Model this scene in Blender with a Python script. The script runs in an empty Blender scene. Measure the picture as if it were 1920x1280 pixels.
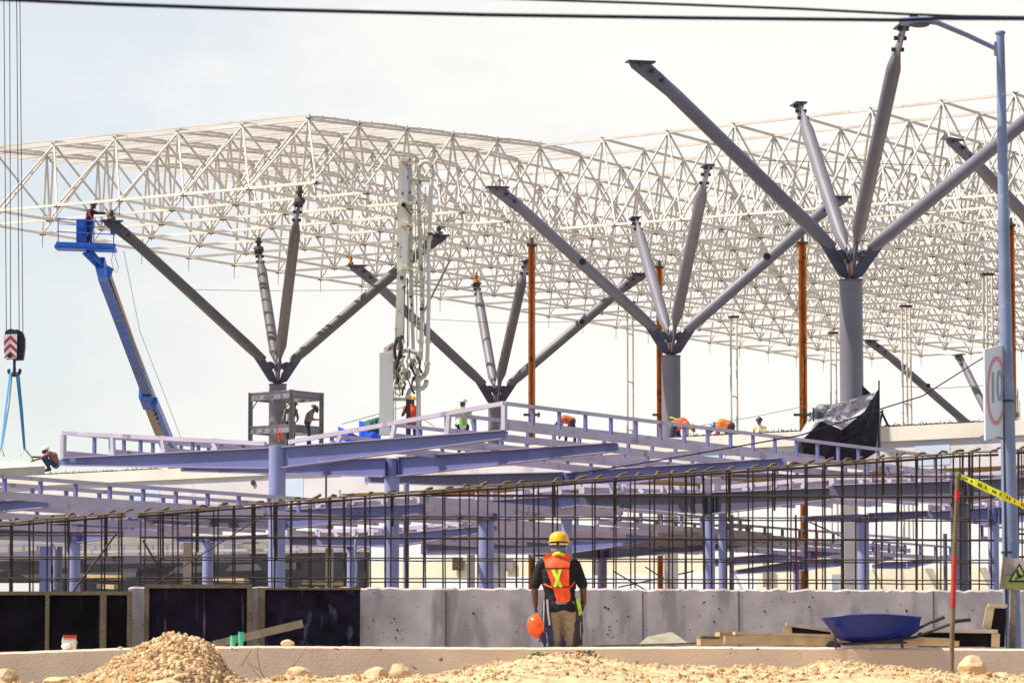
import bpy, bmesh, math, random
from mathutils import Vector, Matrix, noise
rnd = random.Random(7)
# ---------------------------------------------------------------- camera, sky, sun
F, HZ, EYE = 7000.0, 1300.0, 1.7          # focal length in photo pixels, horizon row, eye height
TP = (HZ-640)/F; PITCH = math.atan(TP)
sc = bpy.context.scene
cd = bpy.data.cameras.new('camera'); cam = bpy.data.objects.new('camera', cd)
sc.collection.objects.link(cam); sc.camera = cam
cam.location = (0, 0, EYE); cam.rotation_euler = (math.pi/2+PITCH, 0, 0)
cd.sensor_width = 36; cd.lens = 36*F/1920; cd.clip_start = 0.5; cd.clip_end = 6000
cd.dof.use_dof = True; cd.dof.focus_distance = 105; cd.dof.aperture_fstop = 7.5
sc.render.resolution_x = 1024; sc.render.resolution_y = 682
sc.view_settings.view_transform = 'Standard'; sc.view_settings.look = 'None'
sc.view_settings.exposure = 0.38; sc.view_settings.gamma = 1
SUN_EL, SUN_AZ = math.radians(56), math.atan2(-.98, -.12)   # azimuth as atan2(x, y)
w = bpy.data.worlds.new('World'); sc.world = w; w.use_nodes = True
nt = w.node_tree; nt.nodes.clear(); N = nt.nodes.new; L = nt.links.new
out = N('ShaderNodeOutputWorld'); sky = N('ShaderNodeTexSky'); sky.sky_type = 'NISHITA'; sky.sun_disc = False
sky.sun_elevation = SUN_EL; sky.sun_rotation = SUN_AZ
b1 = N('ShaderNodeBackground'); b1.inputs[1].default_value = 0.12; L(sky.outputs[0], b1.inputs[0])
b2 = N('ShaderNodeBackground'); b2.inputs[1].default_value = 0.80
tc = N('ShaderNodeTexCoord')
mp = N('ShaderNodeMapping'); mp.inputs['Scale'].default_value = (9, 9, 16); L(tc.outputs['Generated'], mp.inputs[0])
n1 = N('ShaderNodeTexNoise'); n1.inputs['Scale'].default_value = 1.3; n1.inputs['Detail'].default_value = 7; n1.inputs['Roughness'].default_value = .55
L(mp.outputs[0], n1.inputs['Vector'])
sx = N('ShaderNodeSeparateXYZ'); L(tc.outputs['Generated'], sx.inputs[0])
ad = N('ShaderNodeMath'); ad.operation = 'MULTIPLY_ADD'; ad.inputs[1].default_value = 3.6; L(sx.outputs[0], ad.inputs[0]); L(n1.outputs['Fac'], ad.inputs[2])
r1 = N('ShaderNodeValToRGB'); r1.color_ramp.elements[0].position = .1; r1.color_ramp.elements[1].position = .40
r1.color_ramp.elements[0].color = (.60, .60, .60, 1)
az = N('ShaderNodeMath'); az.operation = 'MULTIPLY_ADD'; az.inputs[1].default_value = -2.2; L(sx.outputs[2], az.inputs[0]); az.inputs[2].default_value = .24
mz = N('ShaderNodeMath'); mz.operation = 'MAXIMUM'; mz.inputs[1].default_value = 0; L(az.outputs[0], mz.inputs[0])
a2 = N('ShaderNodeMath'); L(ad.outputs[0], a2.inputs[0]); L(mz.outputs[0], a2.inputs[1])
L(a2.outputs[0], r1.inputs[0])
n2 = N('ShaderNodeTexNoise'); n2.inputs['Scale'].default_value = .8; n2.inputs['Detail'].default_value = 5
mp2 = N('ShaderNodeMapping'); mp2.inputs['Scale'].default_value = (7, 7, 18); mp2.inputs['Location'].default_value = (3.1, 1.2, 4.4)
L(tc.outputs['Generated'], mp2.inputs[0]); L(mp2.outputs[0], n2.inputs['Vector'])
r2 = N('ShaderNodeValToRGB'); r2.color_ramp.elements[0].position = .3; r2.color_ramp.elements[1].position = .62
r2.color_ramp.elements[0].color = (.87, .865, .86, 1); r2.color_ramp.elements[1].color = (1.03, .995, .94, 1)
L(n2.outputs['Fac'], r2.inputs[0]); L(r2.outputs[0], b2.inputs[0])
yr = N('ShaderNodeMapRange'); yr.inputs['From Min'].default_value = .25; yr.inputs['From Max'].default_value = .93; yr.inputs['To Min'].default_value = .1; L(sx.outputs[1], yr.inputs['Value'])   # cloud bank ahead; unseen sky overhead and behind made clear to dim the ambient
my = N('ShaderNodeMath'); my.operation = 'MULTIPLY'; L(r1.outputs[0], my.inputs[0]); L(yr.outputs[0], my.inputs[1])
mx = N('ShaderNodeMixShader'); L(my.outputs[0], mx.inputs[0]); L(b1.outputs[0], mx.inputs[1]); L(b2.outputs[0], mx.inputs[2]); L(mx.outputs[0], out.inputs[0])
sl = bpy.data.lights.new('sun', 'SUN'); sl.energy = 5.0; sl.angle = math.radians(.5); sl.color = (1, .95, .86)
so = bpy.data.objects.new('sun', sl); sc.collection.objects.link(so)
sd = Vector((math.cos(SUN_EL)*math.sin(SUN_AZ), math.cos(SUN_EL)*math.cos(SUN_AZ), math.sin(SUN_EL)))
so.rotation_euler = sd.to_track_quat('Z', 'Y').to_euler(); so.location = sd*200+Vector((0, 80, 0))

# ---------------------------------------------------------------- photo pixel -> world
CP, SP = math.cos(PITCH), math.sin(PITCH)
def ray(px, py):
    x = (px-960)/F; u = (640-py)/F
    return Vector((x, CP-u*SP, SP+u*CP))
def at(px, py, Y):
    r = ray(px, py); r = r*(Y/r.y); return Vector((r.x, r.y, r.z+EYE))
def onz(px, py, z):                      # z measured above the eye
    r = ray(px, py); r = r*(z/r.z); return Vector((r.x, r.y, r.z+EYE))
def ppm(Y): return F/Y
def pxof(p):
    d = Vector(p)-Vector((0, 0, EYE)); f = d.y*CP+d.z*SP; u = -d.y*SP+d.z*CP
    return 960+F*d.x/f, 640-F*u/f
AD = Vector((-.847, .532, 0)); BD = Vector((.532, .847, 0))     # the two building directions
# ---------------------------------------------------------------- materials
MC = {}
def mat(name, col, rough=.6, metal=0., var=.12, scale=3., spots=None, bump=0., bscale=30., spec=.5, streak=None, brick=None):
    if name in MC: return MC[name]
    m = bpy.data.materials.new(name); m.use_nodes = True; nt = m.node_tree; N = nt.nodes.new; L = nt.links.new
    bs = nt.nodes['Principled BSDF']; bs.inputs['Roughness'].default_value = rough; bs.inputs['Metallic'].default_value = metal
    bs.inputs['Specular IOR Level'].default_value = spec
    tc = N('ShaderNodeTexCoord'); no = N('ShaderNodeTexNoise'); no.inputs['Scale'].default_value = scale; no.inputs['Detail'].default_value = 6
    oi = N('ShaderNodeObjectInfo'); vm = N('ShaderNodeVectorMath'); vm.operation = 'MULTIPLY_ADD'; vm.inputs[1].default_value = (37, 41, 43)
    L(oi.outputs['Random'], vm.inputs[0]); L(tc.outputs['Object'], vm.inputs[2]); OV = vm.outputs[0]
    L(OV, no.inputs['Vector'])
    rp = N('ShaderNodeValToRGB'); rp.color_ramp.elements[0].position = .3; rp.color_ramp.elements[1].position = .7
    rp.color_ramp.elements[0].color = tuple(c*(1-var) for c in col)+(1,); rp.color_ramp.elements[1].color = tuple(min(1, c*(1+var)) for c in col)+(1,)
    L(no.outputs['Fac'], rp.inputs[0]); cur = rp.outputs[0]
    def over(fac, c2, cur):
        mi = N('ShaderNodeMix'); mi.data_type = 'RGBA'; L(fac, mi.inputs['Factor']); L(cur, mi.inputs['A']); mi.inputs['B'].default_value = tuple(c2)+(1,)
        return mi.outputs['Result']
    def ramp(src, a, b):
        r = N('ShaderNodeValToRGB'); r.color_ramp.elements[0].position = a; r.color_ramp.elements[1].position = b; L(src, r.inputs[0]); return r.outputs[0]
    if streak:                              # (colour, threshold, vertical stretch, scale)
        mp = N('ShaderNodeMapping'); mp.inputs['Scale'].default_value = (streak[3], streak[3], streak[3]*streak[2]); L(OV, mp.inputs[0])
        n2 = N('ShaderNodeTexNoise'); n2.inputs['Scale'].default_value = 1; n2.inputs['Detail'].default_value = 5; L(mp.outputs[0], n2.inputs['Vector'])
        cur = over(ramp(n2.outputs['Fac'], streak[1], streak[1]+.1), streak[0], cur)
    if spots:                               # (colour, threshold, scale)
        n3 = N('ShaderNodeTexNoise'); n3.inputs['Scale'].default_value = spots[2]; n3.inputs['Detail'].default_value = 4; L(OV, n3.inputs['Vector'])
        cur = over(ramp(n3.outputs['Fac'], spots[1], spots[1]+.05), spots[0], cur)
    L(cur, bs.inputs['Base Color'])
    if bump:
        nb = N('ShaderNodeTexNoise'); nb.inputs['Scale'].default_value = bscale; nb.inputs['Detail'].default_value = 6; L(OV, nb.inputs['Vector'])
        bu = N('ShaderNodeBump'); bu.inputs['Strength'].default_value = bump; bu.inputs['Distance'].default_value = .03; L(nb.outputs['Fac'], bu.inputs['Height']); L(bu.outputs[0], bs.inputs['Normal'])
    MC[name] = m; return m
M_truss = mat('truss_white_paint', (.74, .65, .55), .5, 0, .16, .6, spots=((.50, .40, .32), .66, 2.2))
M_trussb = mat('truss_cream_paint', (.88, .80, .67), .5, 0, .08, .5)
M_node = mat('truss_node_dark', (.085, .065, .05), .6, .2, .2, 6)
M_arm = mat('steel_grey_paint', (.185, .165, .185), .5, 0, .12, .8, spots=((.15, .13, .14), .68, 1.7))
M_armk = mat('steel_dull_paint', (.12, .105, .10), .5, 0, .15, .8, spots=((.08, .06, .07), .66, 1.7))
M_armd = mat('steel_dark_plate', (.085, .075, .105), .6, 0, .2, 2, spots=((.28, .16, .08), .70, 3))
M_lav = mat('lavender_steel_paint', (.16, .165, .35), .42, 0, .13, .7, streak=((.13, .11, .24), .60, .25, 1.6), spots=((.21, .20, .33), .68, 2.4))
M_lavc = mat('lavender_column_paint', (.28, .29, .50), .42, 0, .1, .8, streak=((.18, .18, .34), .60, .2, 2.5))
M_lavg = mat('grey_lavender_steel', (.10, .09, .125), .5, 0, .15, .7, streak=((.14, .12, .17), .58, .3, 1.4))
M_flange = mat('flange_pale_tone', (.36, .31, .40), .5, 0, .12, 1.2)  # paler tone than the beam webs
M_rail = mat('purlin_lilac_paint', (.57, .48, .56), .5, 0, .14, 1.0, streak=((.28, .22, .32), .6, .4, 2))
M_orange = mat('rusty_orange_steel', (.55, .16, .02), .75, 0, .25, .9, spots=((.22, .06, .015), .6, 2.5))
M_conc = mat('cast_concrete_wall', (.58, .465, .43), .9, 0, .24, 2.2, streak=((.37, .30, .28), .52, .22, 2.6), spots=((.07, .05, .05), .66, 15), bump=.12, bscale=70.)
M_ledge = mat('ledge_concrete', (.76, .555, .385), .9, 0, .14, 1.2, streak=((.60, .43, .30), .6, .5, 1.1), spots=((.16, .11, .08), .68, 9), bump=.12)
M_facade = mat('pale_concrete_facade', (.68, .62, .60), .9, 0, .1, .5, streak=((.47, .41, .37), .56, .4, .8), spots=((.35, .3, .27), .68, 5), bump=.2)
M_parapet = mat('cream_parapet', (.78, .68, .56), .9, 0, .1, .6)
M_panelblue = mat('pale_blue_board', (.56, .61, .70), .8, 0, .04, 2)
M_cream = mat('far_cream_wall', (.90, .76, .54), .9, 0, .1, .35)
M_yel = mat('bounce_lit_soffit', (.62, .38, .13), .9, 0, .12, .8)  # warm ground bounce put into the colour of the underside
M_rebar = mat('rusted_rebar', (.075, .043, .03), .8, .2, .35, 5)
M_rebart = mat('rebar_hook_rust', (.17, .11, .05), .85, 0, .3, 9)
M_ply = mat('black_film_plywood', (.011, .007, .010), .8, 0, .7, 2.5, streak=((.045, .038, .05), .62, .10, 6), spec=.15)
M_ply2 = mat('dripped_film_plywood', (.016, .009, .018), .8, 0, .6, 3, streak=((.19, .17, .21), .60, .06, 11), spec=.15)
M_ply3 = mat('cement_stained_plywood', (.018, .012, .022), .8, 0, .7, 5, streak=((.10, .09, .12), .58, .3, 9), spec=.15)
M_wood = mat('weathered_timber', (.19, .135, .075), .85, 0, .25, 4, streak=((.16, .09, .04), .55, .2, 6), bump=.3)
M_woody = mat('yellow_new_timber', (.42, .30, .15), .8, 0, .2, 5)
M_wooddk = mat('dirty_plank', (.22, .185, .14), .9, 0, .3, 5, bump=.3)
M_rub = mat('limestone_rubble', (.60, .40, .21), .95, 0, .45, 7, spots=((.62, .43, .23), .60, 7), bump=.3)
M_rub3 = mat('brown_clods', (.33, .20, .095), .95, 0, .5, 6, bump=.3)
M_rub4 = mat('ochre_stone', (.50, .27, .09), .95, 0, .4, 6, bump=.3)
M_rub2 = mat('pale_limestone_boulder', (.62, .43, .24), .95, 0, .22, 3, spots=((.5, .3, .13), .6, 4), bump=.5)
M_ground = mat('limestone_ground', (.19, .16, .13), .95, 0, .25, .6, bump=.3)
M_blue = mat('blue_machine_paint', (.015, .13, .62), .4, 0, .15, 1.5, spots=((.05, .06, .12), .68, 3))
M_bluedk = mat('dark_blue_boom_paint', (.015, .07, .34), .4, 0, .25, 1.2, spots=((.12, .12, .12), .68, 1.5))
M_barrow = mat('blue_barrow_tray', (.004, .022, .22), .4, 0, .2, 3, spots=((.02, .03, .08), .62, 5))
M_black = mat('black_rubber', (.012, .01, .014), .5, 0, .2, 4)
M_darkm = mat('dark_metal', (.05, .04, .06), .45, .4, .2, 4)
M_chrome = mat('boom_steel_rod', (.30, .23, .18), .45, .3, .1, 3)
M_pump = mat('spattered_pump_paint', (.72, .66, .50), .6, 0, .12, 2.5, spots=((.18, .12, .06), .60, 5.5))
M_pumpw = mat('white_pump_paint', (.76, .72, .64), .6, 0, .06, 1.5, spots=((.5, .4, .2), .7, 4))
M_pumpd = mat('dark_hose', (.06, .045, .04), .8, 0, .3, 5)
M_tarp = mat('black_plastic_sheet', (.010, .008, .018), .4, 0, .3, 2, spec=.35)
M_tarps = mat('highlight_streaked_sheet', (.07, .06, .075), .25, .1, .5, 1.6, streak=((.50, .47, .46), .50, .45, 1.5), spec=.9)  # pale streaks paint the gloss highlights onto the black plastic
M_green = mat('green_netting', (.01, .10, .07), .7, 0, .3, 3)
M_bluetarp = mat('blue_tarp', (.02, .10, .80), .5, 0, .25, 3)
M_galv = mat('galvanised_post', (.22, .26, .38), .45, .15, .15, 2, spots=((.42, .44, .5), .66, 5))
M_signw = mat('sign_white', (.82, .82, .84), .4, 0, .03, 3)
M_signr = mat('faded_sign_red', (.85, .30, .30), .5, 0, .08, 3)
M_signg = mat('faded_sign_grey', (.40, .42, .46), .5, 0, .1, 4)
M_red = mat('red_paint', (.50, .03, .02), .6, 0, .1, 3)
M_white = mat('white_paint', (.88, .86, .84), .5, 0, .05, 3)
M_hvo = mat('orange_hi_vis', (.95, .085, .012), .7, 0, .1, 8)
M_hvg = mat('lime_reflective', (.55, .80, .04), .5, 0, .1, 9)
M_helm = mat('yellow_helmet', (.92, .42, .01), .3, 0, .05, 3)
M_helmo = mat('orange_helmet', (.90, .10, .008), .3, 0, .05, 3)
M_helmw = mat('white_helmet', (.8, .8, .8), .3, 0, .03, 3)
M_skin = mat('brown_skin', (.11, .048, .028), .55, 0, .12, 8)
M_shirt = mat('black_shirt', (.008, .007, .010), .9, 0, .3, 6)
M_khaki = mat('khaki_trousers', (.27, .20, .12), .9, 0, .16, 7, bump=.2)
M_jean = mat('dark_jeans', (.022, .025, .06), .9, 0, .3, 7)
M_shoe = mat('work_boot', (.06, .035, .02), .8, 0, .2, 8)
M_drab = mat('drab_workwear', (.16, .125, .085), .9, 0, .25, 8)
M_hair = mat('scarf_grey', (.20, .16, .19), .9, 0, .6, 40)
M_strap = mat('blue_sling', (.05, .25, .52), .7, 0, .15, 3)
M_strapg = mat('pale_green_sling', (.35, .55, .45), .7, 0, .15, 3)
M_cable = mat('black_cable', (.010, .003, .022), .8, 0, .1, 2)
M_tapey = mat('yellow_tape', (.88, .78, .02), .5, 0, .05, 2)
M_tube = mat('green_plastic_tube', (.05, .55, .30), .4, 0, .08, 3)
M_grass = mat('dry_grass', (.13, .14, .05), .9, 0, .4, 9)
M_dark = mat('painted_shade_dark', (.07, .065, .075), .7, 0, .25, 1)  # deep shade of the left storey put into its wall and girder colour
M_slabp = mat('precast_slab', (.60, .52, .40), .9, 0, .12, 2)
# ---------------------------------------------------------------- mesh builder
COL = sc.collection
ROOT = {}
def setp(o, label=None, cat=None, group=None, kind=None):
    if label: o['label'] = label
    if cat: o['category'] = cat
    if group: o['group'] = group
    if kind: o['kind'] = kind
    return o
def thing(name, loc, label, cat, group=None):
    o = bpy.data.objects.new(name, None); COL.objects.link(o); o.empty_display_size = .2
    o.location = loc; ROOT[o] = Vector(loc); return setp(o, label, cat, group)
class MB:
    def __init__(s): s.v = []; s.f = []; s.m = []; s.sm = []
    def add(s, vs, fs, mi=0, smooth=False):
        o = len(s.v); s.v += [Vector(v) for v in vs]
        for f in fs: s.f.append([i+o for i in f]); s.m.append(mi); s.sm.append(smooth)
    def frame(s, d, up=Vector((0, 0, 1))):
        d = d.normalized()
        if abs(d.dot(up)) > .97: up = Vector((0, 1, 0))
        x = d.cross(up).normalized(); return x, x.cross(d).normalized()
    def tube(s, p, q, r0, r1=None, n=8, mi=0, smooth=True, cap=True):
        p, q = Vector(p), Vector(q); r1 = r0 if r1 is None else r1
        x, y = s.frame(q-p); vs = []
        for c, r in ((p, r0), (q, r1)):
            for k in range(n):
                a = 2*math.pi*(k+.5)/n; vs.append(c+x*(r*math.cos(a))+y*(r*math.sin(a)))
        fs = [[k, (k+1) % n, n+(k+1) % n, n+k] for k in range(n)]
        s.add(vs, fs, mi, smooth)
        if cap: s.add(vs[:n], [list(range(n))[::-1]], mi); s.add(vs[n:], [list(range(n))], mi)
        return s
    def path(s, pts, r, n=8, mi=0):
        for a, b in zip(pts, pts[1:]): s.tube(a, b, r, r, n, mi)
        return s
    def pipe(s, pts, rad, n=8, mi=0):        # continuous lofted tube along points
        pts = [Vector(p) for p in pts]; R = rad if isinstance(rad, (list, tuple)) else [rad]*len(pts); vs = []; fs = []
        x0 = None
        for i, p in enumerate(pts):
            d = pts[min(i+1, len(pts)-1)]-pts[max(i-1, 0)]; x, y = s.frame(d)
            if x0 is not None:
                x = (x0-d.normalized()*x0.dot(d.normalized())).normalized(); y = x.cross(d.normalized())
            x0 = x
            for k in range(n):
                a = 2*math.pi*k/n; vs.append(p+(x*math.cos(a)+y*math.sin(a))*R[i])
        for i in range(len(pts)-1):
            for k in range(n): fs.append([i*n+k, i*n+(k+1) % n, (i+1)*n+(k+1) % n, (i+1)*n+k])
        s.add(vs, fs, mi, True); s.add(vs[:n], [list(range(n))[::-1]], mi); s.add(vs[-n:], [list(range(n))], mi); return s
    def bar(s, p, q, wd, ht, mi=0, up=Vector((0, 0, 1)), w1=None, h1=None):   # rectangular bar, centred on the line
        p, q = Vector(p), Vector(q); x, y = s.frame(q-p, up); w1 = wd if w1 is None else w1; h1 = ht if h1 is None else h1; vs = []
        for c, a, b in ((p, wd/2, ht/2), (q, w1/2, h1/2)):
            vs += [c-x*a-y*b, c+x*a-y*b, c+x*a+y*b, c-x*a+y*b]
        s.add(vs, [[3, 2, 1, 0], [4, 5, 6, 7], [0, 1, 5, 4], [1, 2, 6, 5], [2, 3, 7, 6], [3, 0, 4, 7]], mi); return s
    def box(s, c, sz, mi=0, ax=None):
        c = Vector(c); ax = ax or (Vector((1, 0, 0)), Vector((0, 1, 0)), Vector((0, 0, 1)))
        vs = [c+ax[0]*(sz[0]/2*i)+ax[1]*(sz[1]/2*j)+ax[2]*(sz[2]/2*k) for k in (-1, 1) for i, j in ((-1, -1), (1, -1), (1, 1), (-1, 1))]
        s.add(vs, [[3, 2, 1, 0], [4, 5, 6, 7], [0, 1, 5, 4], [1, 2, 6, 5], [2, 3, 7, 6], [3, 0, 4, 7]], mi); return s
    def prism(s, poly, d, mi=0):             # polygon extruded by vector d
        n = len(poly); a = [Vector(p) for p in poly]; b = [p+Vector(d) for p in a]
        s.add(a+b, [list(range(n)), list(range(2*n-1, n-1, -1))]+[[i, i+n, (i+1) % n+n, (i+1) % n] for i in range(n)], mi); return s
    def ell(s, c, r, mi=0, nu=14, nv=9, ax=None, lo=-1.):   # ellipsoid (lo cuts it off below)
        c = Vector(c); ax = ax or (Vector((1, 0, 0)), Vector((0, 1, 0)), Vector((0, 0, 1))); vs = []; fs = []
        t0 = math.asin(lo)
        for j in range(nv+1):
            t = t0+(math.pi/2-t0)*j/nv
            for k in range(nu):
                a = 2*math.pi*k/nu
                vs.append(c+ax[0]*(r[0]*math.cos(t)*math.cos(a))+ax[1]*(r[1]*math.cos(t)*math.sin(a))+ax[2]*(r[2]*math.sin(t)))
        for j in range(nv):
            for k in range(nu): fs.append([j*nu+k, j*nu+(k+1) % nu, (j+1)*nu+(k+1) % nu, (j+1)*nu+k])
        s.add(vs, fs, mi, True); s.add(vs[:nu], [list(range(nu))[::-1]], mi); return s
    def ibeam(s, p, q, d0, d1, bf=.22, tf=.022, tw=.014):  # top line p-q, depths d0,d1; slot 0 web, slot 1 flanges
        p, q = Vector(p), Vector(q); up = Vector((0, 0, 1))
        s.bar(p-up*tf/2, q-up*tf/2, bf, tf, 1)
        s.bar(p-up*(d0-tf/2), q-up*(d1-tf/2), bf, tf, 1)
        x, _ = s.frame(q-p)
        for k in (-1, 1):
            o = x*(tw/2*k)
            pl = [p-up*(tf+.001)+o, q-up*(tf+.001)+o, q-up*(d1-tf-.001)+o, p-up*(d0-tf-.001)+o]
            s.add(pl, [[0, 1, 2, 3]] if k > 0 else [[3, 2, 1, 0]], 0)
        for pt, d in ((p, d0), (q, d1)):
            s.bar(pt-up*(tf+.002), pt-up*(d-tf-.002), bf*.9, .012, 0, up=(q-p).normalized()) if False else None
        return s
    def build(s, name, mats, parent=None, label=None, cat=None, group=None, kind=None, origin=None):
        if parent is None:
            if origin is None:
                xs = [v.x for v in s.v]; ys = [v.y for v in s.v]; origin = Vector(((min(xs)+max(xs))/2, (min(ys)+max(ys))/2, min(v.z for v in s.v)))
            r = Vector(origin)
        else: r = ROOT[parent]
        me = bpy.data.meshes.new(name); me.from_pydata([v-r for v in s.v], [], s.f)
        mats = mats if isinstance(mats, (list, tuple)) else [mats]
        for m in mats: me.materials.append(m)
        for i, p in enumerate(me.polygons): p.material_index = min(s.m[i], len(mats)-1); p.use_smooth = s.sm[i]
        me.update(); o = bpy.data.objects.new(name, me); COL.objects.link(o); ROOT[o] = r
        if parent is None: o.location = r
        else: o.parent = parent
        return setp(o, label, cat, group, kind)
def text_mesh(body, size, origin, ux, uy, depth=.004):
    cu = bpy.data.curves.new('lettering', 'FONT'); cu.body = body; cu.size = size; cu.align_x = 'CENTER'; cu.align_y = 'CENTER'; cu.extrude = depth
    to = bpy.data.objects.new('lettering', cu); COL.objects.link(to); dg = bpy.context.evaluated_depsgraph_get()
    me = bpy.data.meshes.new_from_object(to.evaluated_get(dg)); bpy.data.objects.remove(to)
    uz = ux.cross(uy).normalized(); mb = MB()
    mb.add([origin+ux*v.co.x+uy*v.co.y+uz*v.co.z for v in me.vertices], [list(p.vertices) for p in me.polygons]); return mb
V = Vector; UP = V((0, 0, 1))
# ---------------------------------------------------------------- ground and rubble
def gz(y): 
    t = max(0, min(1, (y-25)/16)); return 1.78*t*t*(3-2*t)
mb = MB(); ys = [-30, 0, 15]+[25+i for i in range(17)]+[44, 60, 100, 200, 400, 900, 3000]; xs = [-2500, -600, -150, -40, -15, -6, 0, 6, 15, 40, 150, 600, 2500]
mb.add([(x, y, gz(y)) for y in ys for x in xs], [[j*len(xs)+i, j*len(xs)+i+1, (j+1)*len(xs)+i+1, (j+1)*len(xs)+i] for j in range(len(ys)-1) for i in range(len(xs)-1)], 0, True)
mb.build('ground', M_ground, kind='structure', origin=(0, 0, 0))
def interp(tab, x):
    if x <= tab[0][0]: return tab[0][1]
    for (a, b), (c, d) in zip(tab, tab[1:]):
        if x <= c: return b+(d-b)*(x-a)/(c-a)
    return tab[-1][1]
PROF = [(-60, 1262), (0, 1262), (30, 1268), (75, 1288), (150, 1285), (470, 1285), (520, 1274), (560, 1264), (600, 1274), (680, 1270), (760, 1272), (830, 1262), (900, 1248), (980, 1236), (1060, 1226), (1120, 1236), (1190, 1246), (1320, 1252), (1420, 1253), (1500, 1250), (1545, 1238), (1600, 1244), (1700, 1258), (1800, 1265), (1980, 1268)]
YR = 42.6
def bank(x, y):
    px = 960+x*F/YR*.99; crest = at(960, interp(PROF, px), YR).z
    t = (y-38.2)/(YR-38.2)
    if t < 1: t = max(0, t); base = gz(y)-.02; h = base+(crest-base)*t*t*(3-2*t)
    else: h = crest-.25*(y-YR)
    return h+.05*noise.noise(V((x*1.6, y*2.2, 3)))+.03*noise.noise(V((x*6, y*6, 1)))+.012*noise.noise(V((x*19, y*19, 1)))
mb = MB(); nx, ny = 260, 46
for j in range(ny+1):
    for i in range(nx+1):
        x = -6.8+13.6*i/nx; y = 38+5.7*j/ny; mb.v.append(V((x, y, bank(x, y))))
for j in range(ny):
    for i in range(nx): mb.f.append([j*(nx+1)+i, j*(nx+1)+i+1, (j+1)*(nx+1)+i+1, (j+1)*(nx+1)+i]); mb.m.append(0); mb.sm.append(True)
mb.build('rubble_bank', M_rub, kind='structure')
ICO = bmesh.new(); bmesh.ops.create_icosphere(ICO, subdivisions=1, radius=1); ICO.verts.ensure_lookup_table()
IV = [v.co.copy() for v in ICO.verts]; IFC = [[v.index for v in f.verts] for f in ICO.faces]
def stone(mb, c, r, mi=0):
    c = V(c)
    sx, sy, szz = (rnd.uniform(.7, 1.3) for _ in range(3)); rot = Matrix.Rotation(rnd.uniform(0, 6.28), 3, V((rnd.uniform(-1, 1), rnd.uniform(-1, 1), rnd.uniform(-1, 1)+.01)))
    mb.add([V(c)+rot@V((v.x*r*sx*rnd.uniform(.5, 1.2), v.y*r*sy*rnd.uniform(.5, 1.2), v.z*r*szz*rnd.uniform(.5, 1.1))) for v in IV], IFC, mi)
mb = MB()
for _ in range(11000):
    x = rnd.uniform(-6.3, 6.3); y = rnd.uniform(39.8, 43.0); q_ = noise.noise(V((x*.9, y*.9, 5)))
    if q_ < rnd.uniform(-.5, .1): continue
    r = .005+.011*rnd.random()+.035*rnd.random()**8
    stone(mb, (x, y, bank(x, y)+r*.15), r, rnd.choice((0, 0, 0, 0, 0, 1, 2, 3)))
mb.build('loose_rubble', [M_rub, M_rub2, M_rub3, M_rub4], kind='stuff', label='loose yellow limestone rubble scattered in front of the low concrete ledge')
# gravel pile
GP = [(120, 1283), (165, 1268), (205, 1250), (250, 1225), (290, 1203), (320, 1190), (345, 1188), (380, 1197), (400, 1206), (418, 1228), (428, 1252), (450, 1268), (480, 1282)]
YG = 41.6
def gpile(x, y):
    px = 960+x*F/YG*.99; top = at(960, interp(GP, px), YG).z-1.72; d = (y-YG)/(.35+max(top, 0)*1.5)
    return 1.72+top*max(0, 1-abs(d))**.8+.03*noise.noise(V((x*4, y*4, 0)))
mb = MB(); x0, x1, nx, ny = -5.15, -2.75, 70, 50
for j in range(ny+1):
    for i in range(nx+1):
        x = x0+(x1-x0)*i/nx; y = YG-1.2+2.4*j/ny; mb.v.append(V((x, y, gpile(x, y))))
for j in range(ny):
    for i in range(nx): mb.f.append([j*(nx+1)+i, j*(nx+1)+i+1, (j+1)*(nx+1)+i+1, (j+1)*(nx+1)+i]); mb.m.append(0); mb.sm.append(True)
for _ in range(3600):
    x = rnd.uniform(x0, x1); y = rnd.uniform(YG-1.1, YG+.4); z = gpile(x, y)
    if z < 1.78: continue
    r = .010+.018*rnd.random()+.03*rnd.random()**3; stone(mb, (x, y, z+r*.1), r, rnd.choice((0, 0, 0, 0, 0, 0, 1, 2, 3)))
mb.build('gravel_pile', [M_rub, M_rub2, M_rub3, M_rub4], label='heap of tan crushed limestone in the left foreground', cat='gravel pile')
def boulder(px, py, wpx, hpx, Y, label, m=M_rub2, group=None):
    bm = bmesh.new(); bmesh.ops.create_icosphere(bm, subdivisions=4, radius=1); c = at(px, py, Y); s = Y/F; o = rnd.uniform(0, 50)
    mb = MB(); cuts = [V((rnd.uniform(-1, 1), rnd.uniform(-1, 1), rnd.uniform(-.2, 1))).normalized() for _ in range(9)]
    vs = []
    for v in bm.verts:
        p = v.co.copy()
        for cn in cuts:
            e = p.dot(cn)-.80
            if e > 0: p -= cn*e
        p *= 1+.10*noise.noise(p*1.6+V((o, 0, 0)))+.03*noise.noise(p*6+V((o, 0, 0)))
        vs.append(c+V((p.x*wpx/2*s*1.05, p.y*(wpx+hpx)/4*s, p.z*hpx/2*s*1.08)))
    mb.add(vs, [[v.index for v in f.verts] for f in bm.faces], 0, True); bm.free()
    mb.build('boulder', m, label=label, cat='boulder', group=group)
g = 'loose boulders in front of the ledge'
boulder(1823, 1249, 56, 40, 42.2, 'large rounded tan boulder at the right by the ledge', group=g)
boulder(707, 1266, 50, 34, 42, 'rounded brown and white stone left of the pointed one', group=g)
boulder(748, 1262, 40, 42, 42, 'pale pointed stone below the concrete wall', group=g)
boulder(8, 1270, 50, 34, 41.5, 'pale stone cut off by the left frame edge', group=g)
boulder(560, 1264, 46, 30, 42, 'orange clod of earth below the dirty plank', M_rub, g)
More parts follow.
